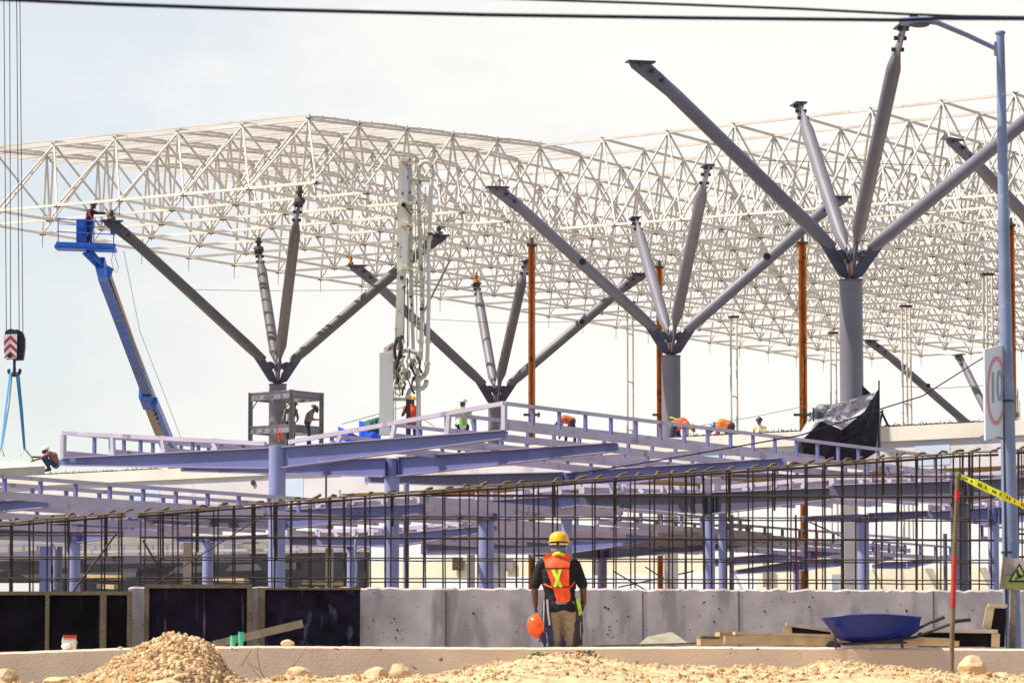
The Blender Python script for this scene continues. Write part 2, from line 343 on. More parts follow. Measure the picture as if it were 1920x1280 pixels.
boulder(110, 1278, 60, 20, 41.5, 'flat pale stone left of the gravel pile', group=g)
boulder(1750, 1257, 16, 9, 42.3, 'small stone beside the large rounded boulder', M_rub, g)
boulder(1270, 1268, 40, 18, 42, 'half buried white stone below the planks', group=g)
boulder(226, 1216, 18, 9, 44.05, 'little stone lying on top of the ledge at the left', M_rub2, g)
boulder(540, 1206, 26, 15, 44.3, 'pale stone on the ledge under the tilted plank', M_rub2, g)
# dry grass tufts and twigs
def tuft(px, py, Y, wpx, hpx, label, n=90):
    mb = MB(); c = at(px, py, Y); s = Y/F
    for _ in range(n):
        b = c+V((rnd.gauss(0, .33)*wpx*s, rnd.uniform(-.15, .15), -.02)); t = b+V((rnd.gauss(0, .25)*hpx*s*2, rnd.uniform(-.1, .1), rnd.uniform(.3, 1)*hpx*s))
        mb.tube(b, t, .006, .002, 3)
    for _ in range(40): stone(mb, c+V((rnd.gauss(0, .3)*wpx*s, rnd.uniform(-.1, .1), rnd.uniform(-.02, .08))), rnd.uniform(.015, .04))
    mb.build('grass_tuft', M_grass, label=label, cat='grass tuft', group='dry grass tufts on the rubble')
tuft(1085, 1234, 42.5, 60, 14, 'larger grey green tuft of dead grass on the rubble crest', 150)
tuft(1010, 1236, 42.5, 34, 6, 'small flat tuft left of the larger dead grass')
def twig(pts, label):
    mb = MB(); P = [at(*p) for p in pts[0]]; mb.pipe(P, [.008-.0045*i/(len(P)-1) for i in range(len(P))], 5)
    for br in pts[1:]: Q = [at(*p) for p in br]; mb.pipe(Q, [.005-.003*i/(len(Q)-1) for i in range(len(Q))], 4)
    mb.build('twig', M_wooddk, label=label, cat='twig', group='bare twigs by the ledge')
twig([[(522, 1278, 42.2), (548, 1250, 42.2), (562, 1232, 42.2), (575, 1212, 42.2)], [(548, 1250, 42.2), (552, 1240, 42.1), (566, 1238, 42.1)]], 'bare twig leaning right below the tilted plank')
twig([[(500, 1280, 42.1), (488, 1255, 42.1), (482, 1225, 42.1), (484, 1205, 42.1)], [(488, 1255, 42.1), (470, 1245, 42.1), (462, 1240, 42.1)], [(500, 1280, 42.1), (480, 1262, 42.1), (466, 1246, 42.1)]], 'thin upright bare twig right of the gravel pile')
twig([[(452, 1248, 42.3), (462, 1232, 42.3), (472, 1216, 42.3)]], 'short twig leaning against the ledge face')

# ---------------------------------------------------------------- space frame roof
ZB = 18.55; ZT = 18.05
P0 = onz(593, 342, ZB); a_ = (onz(107, 385, ZB)-P0)/4; b_ = (onz(1032, 430, ZB)-P0)/5
def topnode(i, j):                       # indices of the cell
    p = P0+a_*(i+.5)+b_*(j+.5); return V((p.x, p.y, EYE+ZB+D00+DJ*min(j, 5)+DI*max(0, -i)-.02*max(0, j-5)))
def depth_for(i, j, py):
    p = P0+a_*(i+.5)+b_*(j+.5); r = ray(pxof(p)[0], py); return r.z/r.y*p.y-ZB
D00 = depth_for(0, 0, 224); DJ = (depth_for(0, 5, 274)-D00)/5; DI = (depth_for(-7, 5, 176)-D00-DJ*5)/7
NJ, IL = 23, 6
def bot(i, j): return P0+a_*i+b_*j
cells = set()
for j in range(NJ):
    for i in range(-30, IL):
        if i < 0 and j < 5: continue
        if pxof(P0+a_*(i+.5)+b_*(j+.5))[0] < 2010: cells.add((i, j))
root = thing('space_frame_roof', bot(0, 0), 'vast white space frame roof of tubes and star nodes on branching columns', 'roof structure')
bn = sorted({(i+u, j+v) for i, j in cells for u in (0, 1) for v in (0, 1)})
bs = set(bn)
def runs(keys, axis):                    # maximal runs along one index
    rows = {}
    for k in keys: rows.setdefault(k[1-axis], []).append(k[axis])
    for r, l in sorted(rows.items()):
        l.sort(); s = l[0]; e = s
        for x in l[1:]:
            if x == e+1: e = x
            else:
                if e > s: yield r, s, e
                s = e = x
        if e > s: yield r, s, e
for r, s, e in runs(bs, 0): MB().bar(bot(s, r), bot(e, r), .095, .095).build('bottom_chord', M_trussb, root)
for r, s, e in runs(bs, 1): MB().bar(bot(r, s)+UP*.004, bot(r, e)+UP*.004, .09, .09).build('bottom_chord', M_trussb, root)
for r, s, e in runs(cells, 0):
    mb = MB()
    for i in range(s, e): mb.bar(topnode(i, r), topnode(i+1, r), .09, .10)
    if r == 0 or True:
        if e == IL-1: mb.bar(topnode(e, r), topnode(e, r)+a_*.5, .09, .10)
    mb.build('top_chord', M_truss, root)
for r, s, e in runs(cells, 1):
    mb = MB()
    for j in range(s, e): mb.bar(topnode(r, j), topnode(r, j+1), .08, .09)
    mb.build('top_chord', M_truss, root)
webs = []
for i, j in cells:
    t = topnode(i, j)
    for u in (0, 1):
        for v in (0, 1): webs.append((pxof(t)[0], t, bot(i+u, j+v), i, j))
webs.sort(key=lambda k: k[1].y+k[2].y)
def web(mb, t, b):
    d = (b-t); l = d.length; d.normalize(); mb.tube(t, b, .044, .044, 6, 0, True, False)
    mb.tube(t+d*.10, t+d*.24, .03, .047, 6, 1, True, False); mb.tube(b-d*.24, b-d*.10, .047, .03, 6, 1, True, False)
for k in webs[:100]:
    mb = MB(); web(mb, k[1], k[2]); mb.build('web_strut', [M_truss, M_node], root)
mb = MB()
for k in webs[100:]: web(mb, k[1], k[2])
mb.build('web_strut', [M_truss, M_node], root, kind='stuff')
def node(mb, p, low):
    mb.ell(p, (.062, .062, .062), 0, 8, 5)
    for d in (a_, b_, -a_, -b_):
        e = d.normalized(); mb.bar(p+e*.05+UP*(-.055 if low else .05), p+e*.16+UP*(-.062 if low else .056), .04, .025)
    if low: mb.tube(p-UP*.05, p-UP*.14, .025, .022, 6)
edge = {k for k in bs if not all((k[0]+u, k[1]+v) in cells for u in (0, -1) for v in (0, -1))}
nl = [(bot(*k), True, k) for k in bs]+[(topnode(*k), False, k) for k in cells]; nl.sort(key=lambda k: k[0].y)
big = MB(); c = 0
for p, low, k in nl:
    mb = MB() if c < 100 else big; c += 1
    node(mb, p, low)
    if low and (k in edge): mb.tube(p-UP*.15, p-UP*.62, .014, .010, 5)
    if c <= 100: mb.build('node', M_node, root)
big.build('node', M_node, root, kind='stuff')
# purlins over the left bay, lying on raised rails
for i in range(0, IL+1):
    mb = MB(); 
    def tp(i, jj): 
        j = int(math.floor(jj)); f = jj-j; A = topnode(i, max(j, 0)); B = topnode(i, max(j, 0)+1); return A+(B-A)*f
    if i < IL:
        for j in range(0, 6):
            pts = [tp(i, j+f)+UP*(.06+.07*math.sin(math.pi*min(max(f, 0), 1))**.3) for f in (0.02, .12, .5, .88, .98)]
            for p, q in zip(pts, pts[1:]): mb.bar(p, q, .06, .09)
        mb.build('purlin_rail', M_truss, root)
for k in range(0, 25):
    jj = k*.25; p = tp(0, jj)+UP*.17-a_*.02; q = tp(IL-1, jj)+UP*.17+a_*.95
    MB().bar(p, q, .09, .055).build('purlin', M_truss, root)

# ---------------------------------------------------------------- branching columns
def arm(root, h, t, kind):
    """tube with wedge ends, gusset plates, bolts and a cap plate"""
    ax = (t-h).normalized(); side = ax.cross(UP).normalized(); inp = side.cross(ax).normalized()
    Lg = (t-h).length; R = .205; mb = MB(); n = 16; rings = []
    for f, rn, ri in ((.085, .03, .17), (.17, R, R), (.5, R, R), (.83, R, R), (.93, .03, .19)):
        c = h+ax*(Lg*f); rings.append([c+side*(rn*math.cos(2*math.pi*k/n))+inp*(ri*math.sin(2*math.pi*k/n)) for k in range(n)])
    vs = [v for r in rings for v in r]
    mb.add(vs, [[j*n+k, j*n+(k+1) % n, (j+1)*n+(k+1) % n, (j+1)*n+k] for j in range(4) for k in range(n)], 0, True)
    mb.add(rings[0], [list(range(n))[::-1]]); mb.add(rings[-1], [list(range(n))])
    for f in (.825, .175):                                 # weld seams
        c = h+ax*(Lg*f); mb.tube(c-ax*.01, c+ax*.01, R+.003, R+.003, 16, 0, True)
    a = mb.build('arm', [M_armk if kind == 'dark' else M_arm, M_armd], root)
    # top gusset: plate in the vertical plane of the arm ending level under the cap
    hz = V((ax.x, ax.y, 0)).normalized(); s0 = h+ax*(Lg*.845)
    pl = MB(); th = .05
    poly = [s0-inp*.19, s0+inp*.19, t+hz*-.30-UP*.05, t+hz*.34-UP*.05, t-inp*.20+UP*-.16 if False else t+hz*.26-UP*.20]
    pl.prism([p-side*th/2 for p in poly], side*th)
    pl.build('gusset_plate', M_armd if kind == 'dark' else M_arm, a)
    cp = MB(); cp.bar(t-hz*.42-UP*.025, t+hz*.40-UP*.025, .36, .05); cp.bar(t-side*.16-UP*.10, t+side*.16-UP*.10, .06, .1)
    cp.build('cap_plate', M_armd, a)
    for f in (.95, .905):
        c = h+ax*(Lg*f); bo = MB(); bo.tube(c-side*.17, c+side*.17, .06, .06, 12); bo.tube(c-side*.055, c+side*.055, .115, .115, 12, 1); bo.build('pin_bolt', [M_darkm, M_arm], a)
    # hub end gusset with disc
    c = h+ax*(Lg*.05); hb = MB(); e = h+ax*(Lg*.13)
    hb.prism([p-side*.04 for p in (e-inp*.17, e+inp*.17, h+hz*.16+UP*.02, h+hz*.04-UP*.42, h+hz*.36-UP*.30)], side*.08)
    hb.tube(c-side*.10, c+side*.10, .17, .17, 14); hb.tube(c-side*.16, c+side*.16, .07, .07, 10); hb.build('hub_gusset', M_armd, a)
def vcolumn(hub, tops, zbase, label, dia=.68, kind=''):
    T = [onz(x, y, ZT) for x, y in tops]; Y = sum(t.y for t in T)/len(T) if len(T) > 3 else hub[2]
    h = at(hub[0], hub[1], Y); root = thing('branching_column', (h.x, h.y, zbase), label, 'column', 'branching steel columns under the roof')
    ctop = h.z-.42
    mb = MB(); mb.tube((h.x, h.y, zbase), (h.x, h.y, ctop), dia/2, dia/2, 32); mb.tube((h.x, h.y, ctop-.03), (h.x, h.y, ctop+.01), dia/2+.015, dia/2+.015, 32, 1)
    mb.tube((h.x, h.y, ctop), (h.x, h.y, ctop+.5), .09, .06, 8, 2)
    mb.build('column_shaft', [M_arm, M_armd, M_orange], root)
    for t in T: arm(root, h, t, kind)
ZR = EYE+7.6
vcolumn((1595, 498, 0), [(1200, 115), (1497, 194), (1693, 48), (2003, 160)], ZR, 'tallest branching column at the right, its free arms reaching above the roof edge')
vcolumn((1258, 645, 0), [(932, 350), (1190, 408), (1327, 310), (1575, 368)], ZR, 'branching column right of centre with the shaft beside a rusty orange post')
vcolumn((521, 700, 0), [(209, 413), (485, 470), (560, 381), (823, 440)], EYE+8.4, 'leftmost branching column, rising through the small welding frame', kind='dark')
vcolumn((930, 742, 0), [(668, 497), (893, 532), (988, 488), (1200, 512)], ZR, 'branching column behind the deck railing at the centre, close to the man in the green vest')
vcolumn((2109, 600, 122), [(1785, 260), (2030, 395), (2190, 270), (2440, 320)], ZR, 'branching column mostly out of frame at the right, one arm crossing behind the lamp post')
vcolumn((1897, 866, 195), [(1632, 637), (1797, 664)], EYE+7.5, 'farthest branching column, arms low at the right behind the speed sign')
# bearings between arm caps and roof nodes
g = 'small bearings between arm and roof'
for x, y, hh, r, c, lab in [(209, 411, .35, .14, M_node, 'dark bearing above the arm beside the lift basket'), (485, 468, .5, .17, M_node, 'dark stepped bearing on the slim pale arm at the left'),
        (562, 379, .6, .17, M_node, 'dark stepped bearing high on the leftmost column'), (823, 438, .3, .14, M_node, 'bearing on the arm behind the pump mast'),
        (658, 495, .35, .10, M_orange, 'rusty orange stub bearing at the middle of the roof edge'), (893, 530, .45, .12, M_orange, 'rusty bearing on the banded pale arm at the centre')]:
    p = onz(x, y, ZT); mb = MB(); mb.tube(p, p+UP*hh*.25, r*1.3, r*1.1, 10); mb.tube(p+UP*hh*.25, p+UP*hh, r*.55, r*.5, 8); mb.tube(p+UP*hh*.55, p+UP*hh*.7, r*.9, r*.9, 8)
    mb.build('roof_bearing', c, label=lab, cat='bearing', group=g)
# rusty posts and slender shoring towers
def post(px, pt, wpx, label, extra=False):
    p = onz(px, pt, ZB-.35); wd = wpx*p.y/F; mb = MB(); root = thing('rusty_post', (p.x, p.y, 1.78), label, 'steel post', 'rusty orange steel posts')
    for k in (-1, 1): mb.bar((p.x+k*wd*.38, p.y, 1.78), (p.x+k*wd*.38, p.y, p.z), wd*.24, .30, 0, V((0, 1, 0)))
    mb.bar((p.x, p.y+.05, 1.78), (p.x, p.y+.05, p.z), wd*.5, .1, 0, V((0, 1, 0))); mb.build('post_shaft', M_orange, root)
    MB().box(p+UP*.05, (wd*1.5, .4, .08)).build('head_plate', M_node, root)
    m2 = MB(); m2.tube(p+UP*.08, p+UP*.35, .09, .06, 8); m2.build('screw_jack', M_node, root)
    q = at(px, 778, p.y); m3 = MB(); m3.bar(q-V((wd*1.2, 0.2, 0)), q+V((wd*1.2, -.2, 0)), .10, .10); m3.tube(q+V((wd, -.25, .1)), q+V((wd, -.25, -.1)), .05, .05, 6); m3.build('clamp', M_node, root)
    if extra:
        m4 = MB(); m4.bar((p.x-.2, p.y-.1, 1.78), (p.x-.02, p.y-.1, p.z-4.5), .09, .09, 0, V((0, 1, 0))); m4.build('raking_strut', M_orange, root)
post(997, 462, 13, 'rusty orange post right of the green vest man')
post(1504, 458, 14, 'rusty orange post with a thin raking strut, left of the black plastic shelter', True)
post(1236, 503, 11, 'dark orange post hugging the left side of a grey column')
post(1895, 425, 12, 'orange post just behind the galvanised lamp post')
def shoring(xs, pt, pb, label, rung=90):
    Y = onz(xs[0], pt, ZB).y; root = thing('shoring_tower', (at(xs[0], pt, Y).x, Y, ZR), label, 'shoring tower', 'slender white shoring towers below the roof')
    for k, x in enumerate(xs):
        t = at(x, pt+k*2, Y+k*.7); b = V((t.x+.02*k, t.y, ZR-.3 if Y > 128 else ZR)); MB().tube(b, t, .055, .055, 8).build('pole', M_truss, root)
    y = pt+60
    while y < pb:
        p, q = at(xs[0], y, Y), at(xs[-1], y+2, Y+.7*(len(xs)-1)); MB().bar(p, q, .06, .06).build('rung', M_truss, root); y += rung
    m = MB(); m.bar(at(xs[0]-3, pt+2, Y-.1), at(xs[-1]+3, pt+2, Y+.2), .2, .12); m.build('head_beam', M_node, root)
shoring([1176, 1186], 565, 820, 'two thin poles left of the grey column at the centre right')
shoring([1370, 1381], 592, 815, 'two thin poles midway between the two big grey columns')
shoring([1557, 1567], 622, 800, 'two thin poles just left of the tallest column shaft')
shoring([1691, 1699, 1706], 572, 800, 'three thin poles right of the tallest column shaft', 62)
shoring([1843, 1850, 1860], 512, 795, 'thin poles rising behind the speed sign', 70)
# ---------------------------------------------------------------- concrete buildings behind
def slab_building(name, pl, pr, ztop, zbot, depth, label, extra):
    L0, R0 = onz(pl[0], pl[1], ztop), onz(pr[0], pr[1], ztop); d = (R0-L0).normalized(); back = V((-d.y, d.x, 0))
    if back.y < 0: back = -back
    root = thing(name, V((L0.x, L0.y, 1.78)), label, 'building')
    mb = MB(); base = [V((p.x, p.y, EYE+zbot)) for p in (L0, R0, R0+back*depth, L0+back*depth)]
    mb.prism(base, UP*(ztop-zbot-.42)); mb.build('facade', M_facade, root)
    so = MB(); so.prism([p-UP*.03+back*.05 for p in base], UP*.028); so.build('soffit', M_yel, root)
    pp = MB(); o = -back*.09; pp.prism([V((p.x, p.y, EYE+ztop-.417)) for p in (L0+o, R0+o, R0+back*depth, L0+back*depth)], UP*.417); pp.build('parapet', M_parapet, root)
    def P(px, z, off=-.012):               # point on the facade plane
        r = ray(px, 900); rr = r.x/r.y; s = (rr*L0.y-L0.x)/(d.x-rr*d.y); q = L0+d*s; return V((q.x, q.y, EYE+z))+back*off
    for (x0, x1, z0, z1, m, nm) in extra:
        q = MB(); a, b = P(x0, z0), P(x1, z0); q.prism([a, b, b+UP*(z1-z0), a+UP*(z1-z0)], back*.01); q.build(nm, m, root)
    return root, P, d, back
rb, PF, dR, bR = slab_building('concrete_roof_slab', (640, 852), (2050, 781), 7.6, 6.35, 13, 'long pale concrete roof slab with cream edge band, behind the steel canopies at the right',
    [(1716, 1782, 6.45, 7.12, M_panelblue, 'patch_panel'), (1300, 1360, 6.45, 7.1, M_panelblue, 'patch_panel'), (1180, 1183, 6.4, 7.15, M_panelblue, 'joint')])
lb, PL, dL, bL = slab_building('concrete_roof_slab', (-60, 897), (655, 862), 8.45, 6.9, 12, 'white concrete roof slab with pale blue patches, behind the railing at the left',
    [(250, 300, 7.25, 7.92, M_panelblue, 'patch_panel'), (537, 569, 7.05, 7.9, M_panelblue, 'patch_panel'), (610, 613, 6.95, 7.95, M_darkm, 'joint')])
for rt_, P_, xs_, zz in ((rb, PF, (742, 1990), 6.3), (lb, PL, (60, 330, 600), 6.85)):
    for x_ in xs_:
        c = P_(x_, zz, 9.); MB().box((c.x, c.y, (1.78+c.z)/2), (.3, .3, c.z-1.78)).build('column', M_facade, rt_)
q = MB(); c = PL(476, 7.78); q.tube(c-bL*.05, c-bL*.01, .10, .10, 14); q.build('vent_hole', M_darkm, lb)
q = MB(); c = PL(76, 7.5); q.tube(c-bL*.05, c-bL*.01, .10, .10, 14); q.build('vent_hole', M_darkm, lb)
# rebar ends along both roof edges
for P, xs, z, lab in ((PL, (30, 292), 8.45, 'rough row of rebar ends along the left roof edge by the crouching man'), (PF, (1290, 1850), 7.6, 'rough row of rebar ends along the right roof edge')):
    mb = MB(); x = xs[0]
    while x < xs[1]:
        p = P(x, z, .1); mb.tube(p, p+V((rnd.uniform(-.12, .12), 0, rnd.uniform(.04, .13))), .014, .014, 4); mb.tube(p+UP*.03, P(x+9, z, .1)+UP*rnd.uniform(.02, .06), .02, .02, 4); x += rnd.uniform(3, 8)
    mb.build('starter_bars', M_rebar, label=lab, cat='rebar', kind='stuff')
mb = MB()
for _ in range(16):
    x = rnd.uniform(1745, 1850); p = PF(x, 7.6, 3.0); mb.tube(p, p+V((rnd.uniform(-.05, .05), 0, rnd.uniform(.7, 1.5))), .013, .013, 4)
mb.build('starter_bars', M_rebart, label='tall thin rebar ends standing up on the roof left of the speed sign', cat='rebar', kind='stuff')
for px, nm, wpx, Y, ztop in ((1595, 'below the tallest branching column', 26, 107.8, 7.58), (1258, 'below the branching column right of centre', 26, 133, 7.58), (932, 'below the central branching column', 30, 157, 7.58), (521, 'below the leftmost branching column', 22, 147, 8.4)):
    c = at(px, 1000, Y); s = wpx*Y/F; mb = MB(); mb.box((c.x, c.y, (1.78+EYE+ztop)/2), (s, s, EYE+ztop-1.78-.01)); mb.build('concrete_pier', M_facade, label='beige concrete pier '+nm, cat='pier', group='concrete piers')
# left block corner with rusty opening
c = onz(686, 900, 8.0); rt = thing('concrete_stub_wall', (c.x, c.y, 1.78), 'broken concrete block with a brown rusty opening under the canopy beams', 'wall')
mb = MB(); a = at(682, 918, 124); b = at(708, 916, 124); mb.prism([a, b, b-UP*.5, a-UP*.5], V((.5, 1.5, 0))); a = at(636, 918, 124.3); b = at(683, 917, 124.3); mb.prism([a, b, b-UP*.5, a-UP*.5], V((.5, 1.5, 0))); mb.build('concrete_block', M_facade, rt)
mb = MB(); a = at(647, 896, 125); b = at(684, 896, 125); mb.prism([a, b, at(684, 917, 125), at(647, 917, 125)], V((.02, .2, 0))); mb.build('rusty_board', M_wood, rt)
mb = MB()
for _ in range(22):
    p = at(rnd.uniform(658, 682), rnd.uniform(900, 916), 124.6); mb.tube(p, p+V((rnd.uniform(-.3, .3), -.1, rnd.uniform(-.2, .25))), .02, .015, 5)
mb.build('tangled_bars', M_rebar, rt)
# far halls seen through the frame
def wallbox(name, x0, x1, y0, y1, Y, m, label, th=2., dY=0.):
    a = at(x0, y0, Y+dY); b = at(x1, y0, Y-dY); zt = at(x0, y0, Y).z; z1 = at(x0, y1, Y).z; mb = MB()
    mb.prism([V((a.x, a.y, z1)), V((b.x, b.y, z1)), V((b.x, b.y, zt)), V((a.x, a.y, zt))], V((0, th, 0))); return mb
rt = thing('far_hall', (at(1300, 1290, 200).x, 200, 1.78), 'long cream coloured hall far behind, seen low through the rebar', 'building')
wallbox('w', 692, 1620, 1046, 1287, 208, None, '', 6, 8).build('wall', M_cream, rt)
wallbox('w', 1622, 1990, 1064, 1287, 197, None, '', 6, 2.6).build('wall', M_cream, rt)
for x0, x1, y0, y1, m, Yo in ((848, 868, 1044, 1068, M_wood, 212.9), (946, 962, 1046, 1070, M_conc, 211.2), (1110, 1116, 1046, 1100, M_facade, 208.4), (1430, 1437, 1046, 1100, M_facade, 202.9)):
    wallbox('w', x0, x1, y0, y1, Yo-.35, None, '', .4).build('opening', m, rt)
rt = thing('low_white_wall', (at(1300, 1290, 188).x, 188, 1.78), 'low sunlit white wall in front of the far cream hall', 'wall')
wallbox('w', 790, 1420, 1078, 1287, 190, None, '', .6, 5).build('wall', M_white, rt); wallbox('w', 1560, 1600, 1076, 1287, 187, None, '').build('wall_end', M_white, rt)
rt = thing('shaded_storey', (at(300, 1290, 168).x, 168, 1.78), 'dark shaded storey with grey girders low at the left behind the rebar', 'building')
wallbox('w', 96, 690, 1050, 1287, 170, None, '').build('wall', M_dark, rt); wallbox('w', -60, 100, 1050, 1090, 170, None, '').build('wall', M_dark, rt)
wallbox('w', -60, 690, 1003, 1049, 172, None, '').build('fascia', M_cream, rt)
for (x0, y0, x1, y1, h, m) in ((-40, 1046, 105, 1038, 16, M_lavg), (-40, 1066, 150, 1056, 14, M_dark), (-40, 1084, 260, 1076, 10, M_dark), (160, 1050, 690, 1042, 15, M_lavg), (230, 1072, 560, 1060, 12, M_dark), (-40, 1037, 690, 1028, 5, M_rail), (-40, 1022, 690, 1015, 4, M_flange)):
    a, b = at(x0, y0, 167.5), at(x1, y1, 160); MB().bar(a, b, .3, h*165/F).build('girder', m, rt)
for k in range(26): 
    x = -10+k*27; a = at(x, 1018, 166.5); MB().bar(a, a-UP*.48, .10, .10).build('post', M_rail, rt)
for (x0, x1, y, lab) in ((160, 232, 1080, 'yellow timber beam lying low behind the left rebar cage'), (404, 462, 1086, 'yellow timber beam between two lavender columns'), (570, 650, 1091, 'yellow timber beam low beside the short lavender column'), (186, 218, 1098, 'yellow plank just above the formwork at the left')):
    a, b = at(x0, y, 140), at(x1, y+2, 138); MB().bar(a, b, .2, .16).build('timber_beam', M_woody, label=lab, cat='timber', group='yellow timbers under the floor')
# ---------------------------------------------------------------- lavender steel canopies
def alongA(pc, px, py):
    r = ray(px, py); rr = r.x/r.y; s = (rr*pc.y-pc.x)/(AD.x-rr*AD.y); return at(px, py, pc.y+AD.y*s)
def canopy(px, py, Y, dpx, cw, left, right, label, m=M_lav, rail=True, colm=None, zb=1.78, purl=0):
    pc = at(px, py, Y); s = Y/F; root = thing('canopy_frame', (pc.x, pc.y, zb), label, 'steel frame', 'lavender steel canopy frames')
    r = cw*s/2
    if cw:
        mb = MB(); top = pc.z-dpx*s if py != 838 else pc.z+.02
        mb.tube((pc.x, pc.y, zb), (pc.x, pc.y, top), r, r, 32); mb.build('column', colm or M_lavc, root)
        if py != 838:
            mb = MB(); mb.tube((pc.x, pc.y, top+.003), (pc.x, pc.y, pc.z-.03), r*.88, r*.88, 20); mb.box((pc.x, pc.y, top+.012), (r*2.3, r*2.3, .018)); mb.build('stub', m, root)
            for k in (-1, 1): MB().bar((pc.x+k*r*.95, pc.y-.1, top+.02), (pc.x+k*r*.95, pc.y-.1, pc.z-.03), .012, .2, 0, V((0, 1, 0))).build('stiffener', m, root)
    for tip in (left, right):
        if not tip: continue
        t = alongA(pc, tip[0], tip[1]); td = tip[2]*t.y/F; e = (t-pc).normalized()
        p0 = pc+e*(r*1.02 if cw else .01); mb = MB(); mb.ibeam(p0, t, dpx*s, td, .24); b = mb.build('tapered_beam', [tip[3] if len(tip) > 3 else m, M_flange], root)
        if purl:
            n = max(2, int((t-p0).length/1.0))
            for k in range(n+1):
                q = p0+(t-p0)*((k+.02)/(n+.04))+UP*.10; MB().bar(q-BD*.1, q+BD*purl, .075, .17).build('purlin', M_rail, root)
        pl = MB(); pl.bar(t-UP*.03, t-UP*(td-.03), .015, .22, 0, AD); pl.build('end_plate', m, b)
        if rail:
            t2 = t+UP*(rail if rail is not True else .62); c2 = pc+e*.35+UP*.10
            ed = MB(); ed.bar(c2, t2, .10, .10); ed.build('edge_rail', M_rail, root)
            n = 4
            for k in range(1, n+1):
                q = c2+(t2-c2)*(k/n); bq = p0+(t-p0)*(k/n); MB().bar(bq+UP*.003, q-UP*.05, .10, .10, 0, AD).build('post', M_rail, root)
    return root, pc
def ladder(p0, length, h, label, step=1.2, dirn=BD, group='purlin ladders of the canopies', chan=.17, mid=False, top=.085, start=.05):
    p0 = V(p0); q = p0+dirn*length; root = thing('purlin_ladder', p0-UP*h, label, 'purlin', group)
    MB().bar(p0, q, .075, top).build('top_rail', M_rail, root)
    MB().bar(p0-UP*h, q-UP*h, .06, chan).build('bottom_channel', M_rail, root)
    if mid: MB().bar(p0-UP*h*.45, q-UP*h*.45, .05, .06).build('middle_rail', M_rail, root)
    s = start
    while s < length:
        p = p0+dirn*s; MB().bar(p-UP*(h-chan/2-.002), p-UP*(top/2+.002), .075, .075, 0, dirn).build('post', M_lav, root); s += step
    return root
C1, c1 = canopy(520, 838, 89.5, 40, 32, (118, 858, 15), (945, 806, 17), 'nearest lavender canopy frame, its column standing left of centre and reaching lowest')
canopy(735, 857, 93.2, 37, 28, (345, 872, 12, M_lav), (1152, 829, 18), 'second lavender canopy frame, between the nearest column and the pump mast foot', rail=False)
canopy(1063, 884, 99.3, 36, 20, (690, 892, 13, M_lavg), (1465, 858, 16), 'third lavender canopy frame, its column hidden behind the yellow helmet worker', rail=False)
p2 = at(762, 905, 94); MB().tube((p2.x, p2.y, 1.78), (p2.x, p2.y, p2.z), .075, .075, 12).build('downpipe', M_lavc, label='thin lavender pipe right of the second canopy column', cat='pipe')
for x, y0, lab in ((1372, 965, 'thin dark lavender pipe in the middle of the right half'), (1762+10, 1000, 'slim grey pipe close to the caution tape stake')):
    p = at(x, y0, 92); MB().tube((p.x, p.y, 1.78), (p.x, p.y, p.z), .05, .05, 10).build('downpipe', M_lavg, label=lab, cat='pipe')
canopy(911, 937, 96, 40, 30, (655, 948, 17, M_lavg), (1093, 927, 20), 'canopy frame directly left of the yellow helmet worker', rail=.22, purl=9)
canopy(520, 955, 91.5, 39, 0, (265, 962, 20, M_lavg), (790, 944, 20), 'lower cross beam fixed to the nearest canopy column', rail=.22, purl=9)
canopy(140, 978, 107, 40, 23, (-60, 990, 20, M_lavg), (330, 966, 24), 'canopy frame behind the left rebar cage', rail=.25, purl=9)
canopy(390, 1006, 118, 11, 20, (330, 1008, 8), (506, 1001, 8), 'short canopy frame between the left cage and the nearest column', rail=False)
canopy(659, 1002, 116, 27, 16, (540, 1004, 18, M_lavg), (722, 998, 18), 'slender canopy frame above the end of the black formwork', rail=False, purl=6)
canopy(737, 1000, 104, 26, 0, (600, 1008, 14), (925, 984, 12), 'lower tapered beam fixed to the second canopy column', rail=.2, purl=9)
canopy(1063, 1004, 112, 34, 0, (795, 1016, 24, M_lavg), (1200, 996, 22), 'lower tapered beam passing behind the yellow helmet worker', rail=.2, purl=9)
canopy(1330, 922, 91, 42, 20, (1095, 926, 22, M_lavg), (1562, 913, 24), 'wide canopy frame right of the yellow helmet worker', m=M_lavg, rail=.22, purl=9)
p = at(1355, 962, 92.5); MB().tube((p.x, p.y, 1.78), (p.x, p.y, p.z), .11, .11, 16).build('downpipe', M_lavc, label='lavender pipe standing close beside the wide canopy column', cat='pipe')
canopy(1798, 900, 85.5, 45, 33, (1563, 908, 27, M_lavg), (1990, 890, 26), 'grey canopy frame beside the lamp post with the widest column', m=M_lavg, rail=.16, colm=M_lavg, purl=9)
canopy(1618, 962, 104, 17, 22, (1506, 968, 9), (1790, 955, 11), 'canopy frame below the black plastic shelter', rail=False)
canopy(1862, 950, 99, 34, 20, (1745, 958, 14), (1990, 942, 24), 'canopy frame partly hidden by the lamp post', rail=.2, purl=9)
canopy(1129, 1028, 127, 19, 18, (1000, 1034, 10, M_lavg), (1327, 1016, 15), 'far canopy frame with a short column right of the worker', rail=False, purl=7)
canopy(1493, 1050, 139, 20, 13, (1380, 1068, 8, M_lavg), (1672, 1041, 8), 'farthest small canopy frame beside the lower rusty post', rail=False)
canopy(1480, 1034, 130, 18, 0, (1330, 1048, 14), (1606, 1026, 12), 'far tapered beam above the smallest canopy frame', rail=False)
canopy(1700, 1052, 140, 14, 0, (1640, 1056, 10), (1776, 1040, 8), 'far tapered beam floating into view left of the caution stake', rail=False)
canopy(1300, 1022, 124, 12, 0, (1220, 1028, 8), (1415, 1014, 9), 'short far beam between two pairs of columns', rail=False)
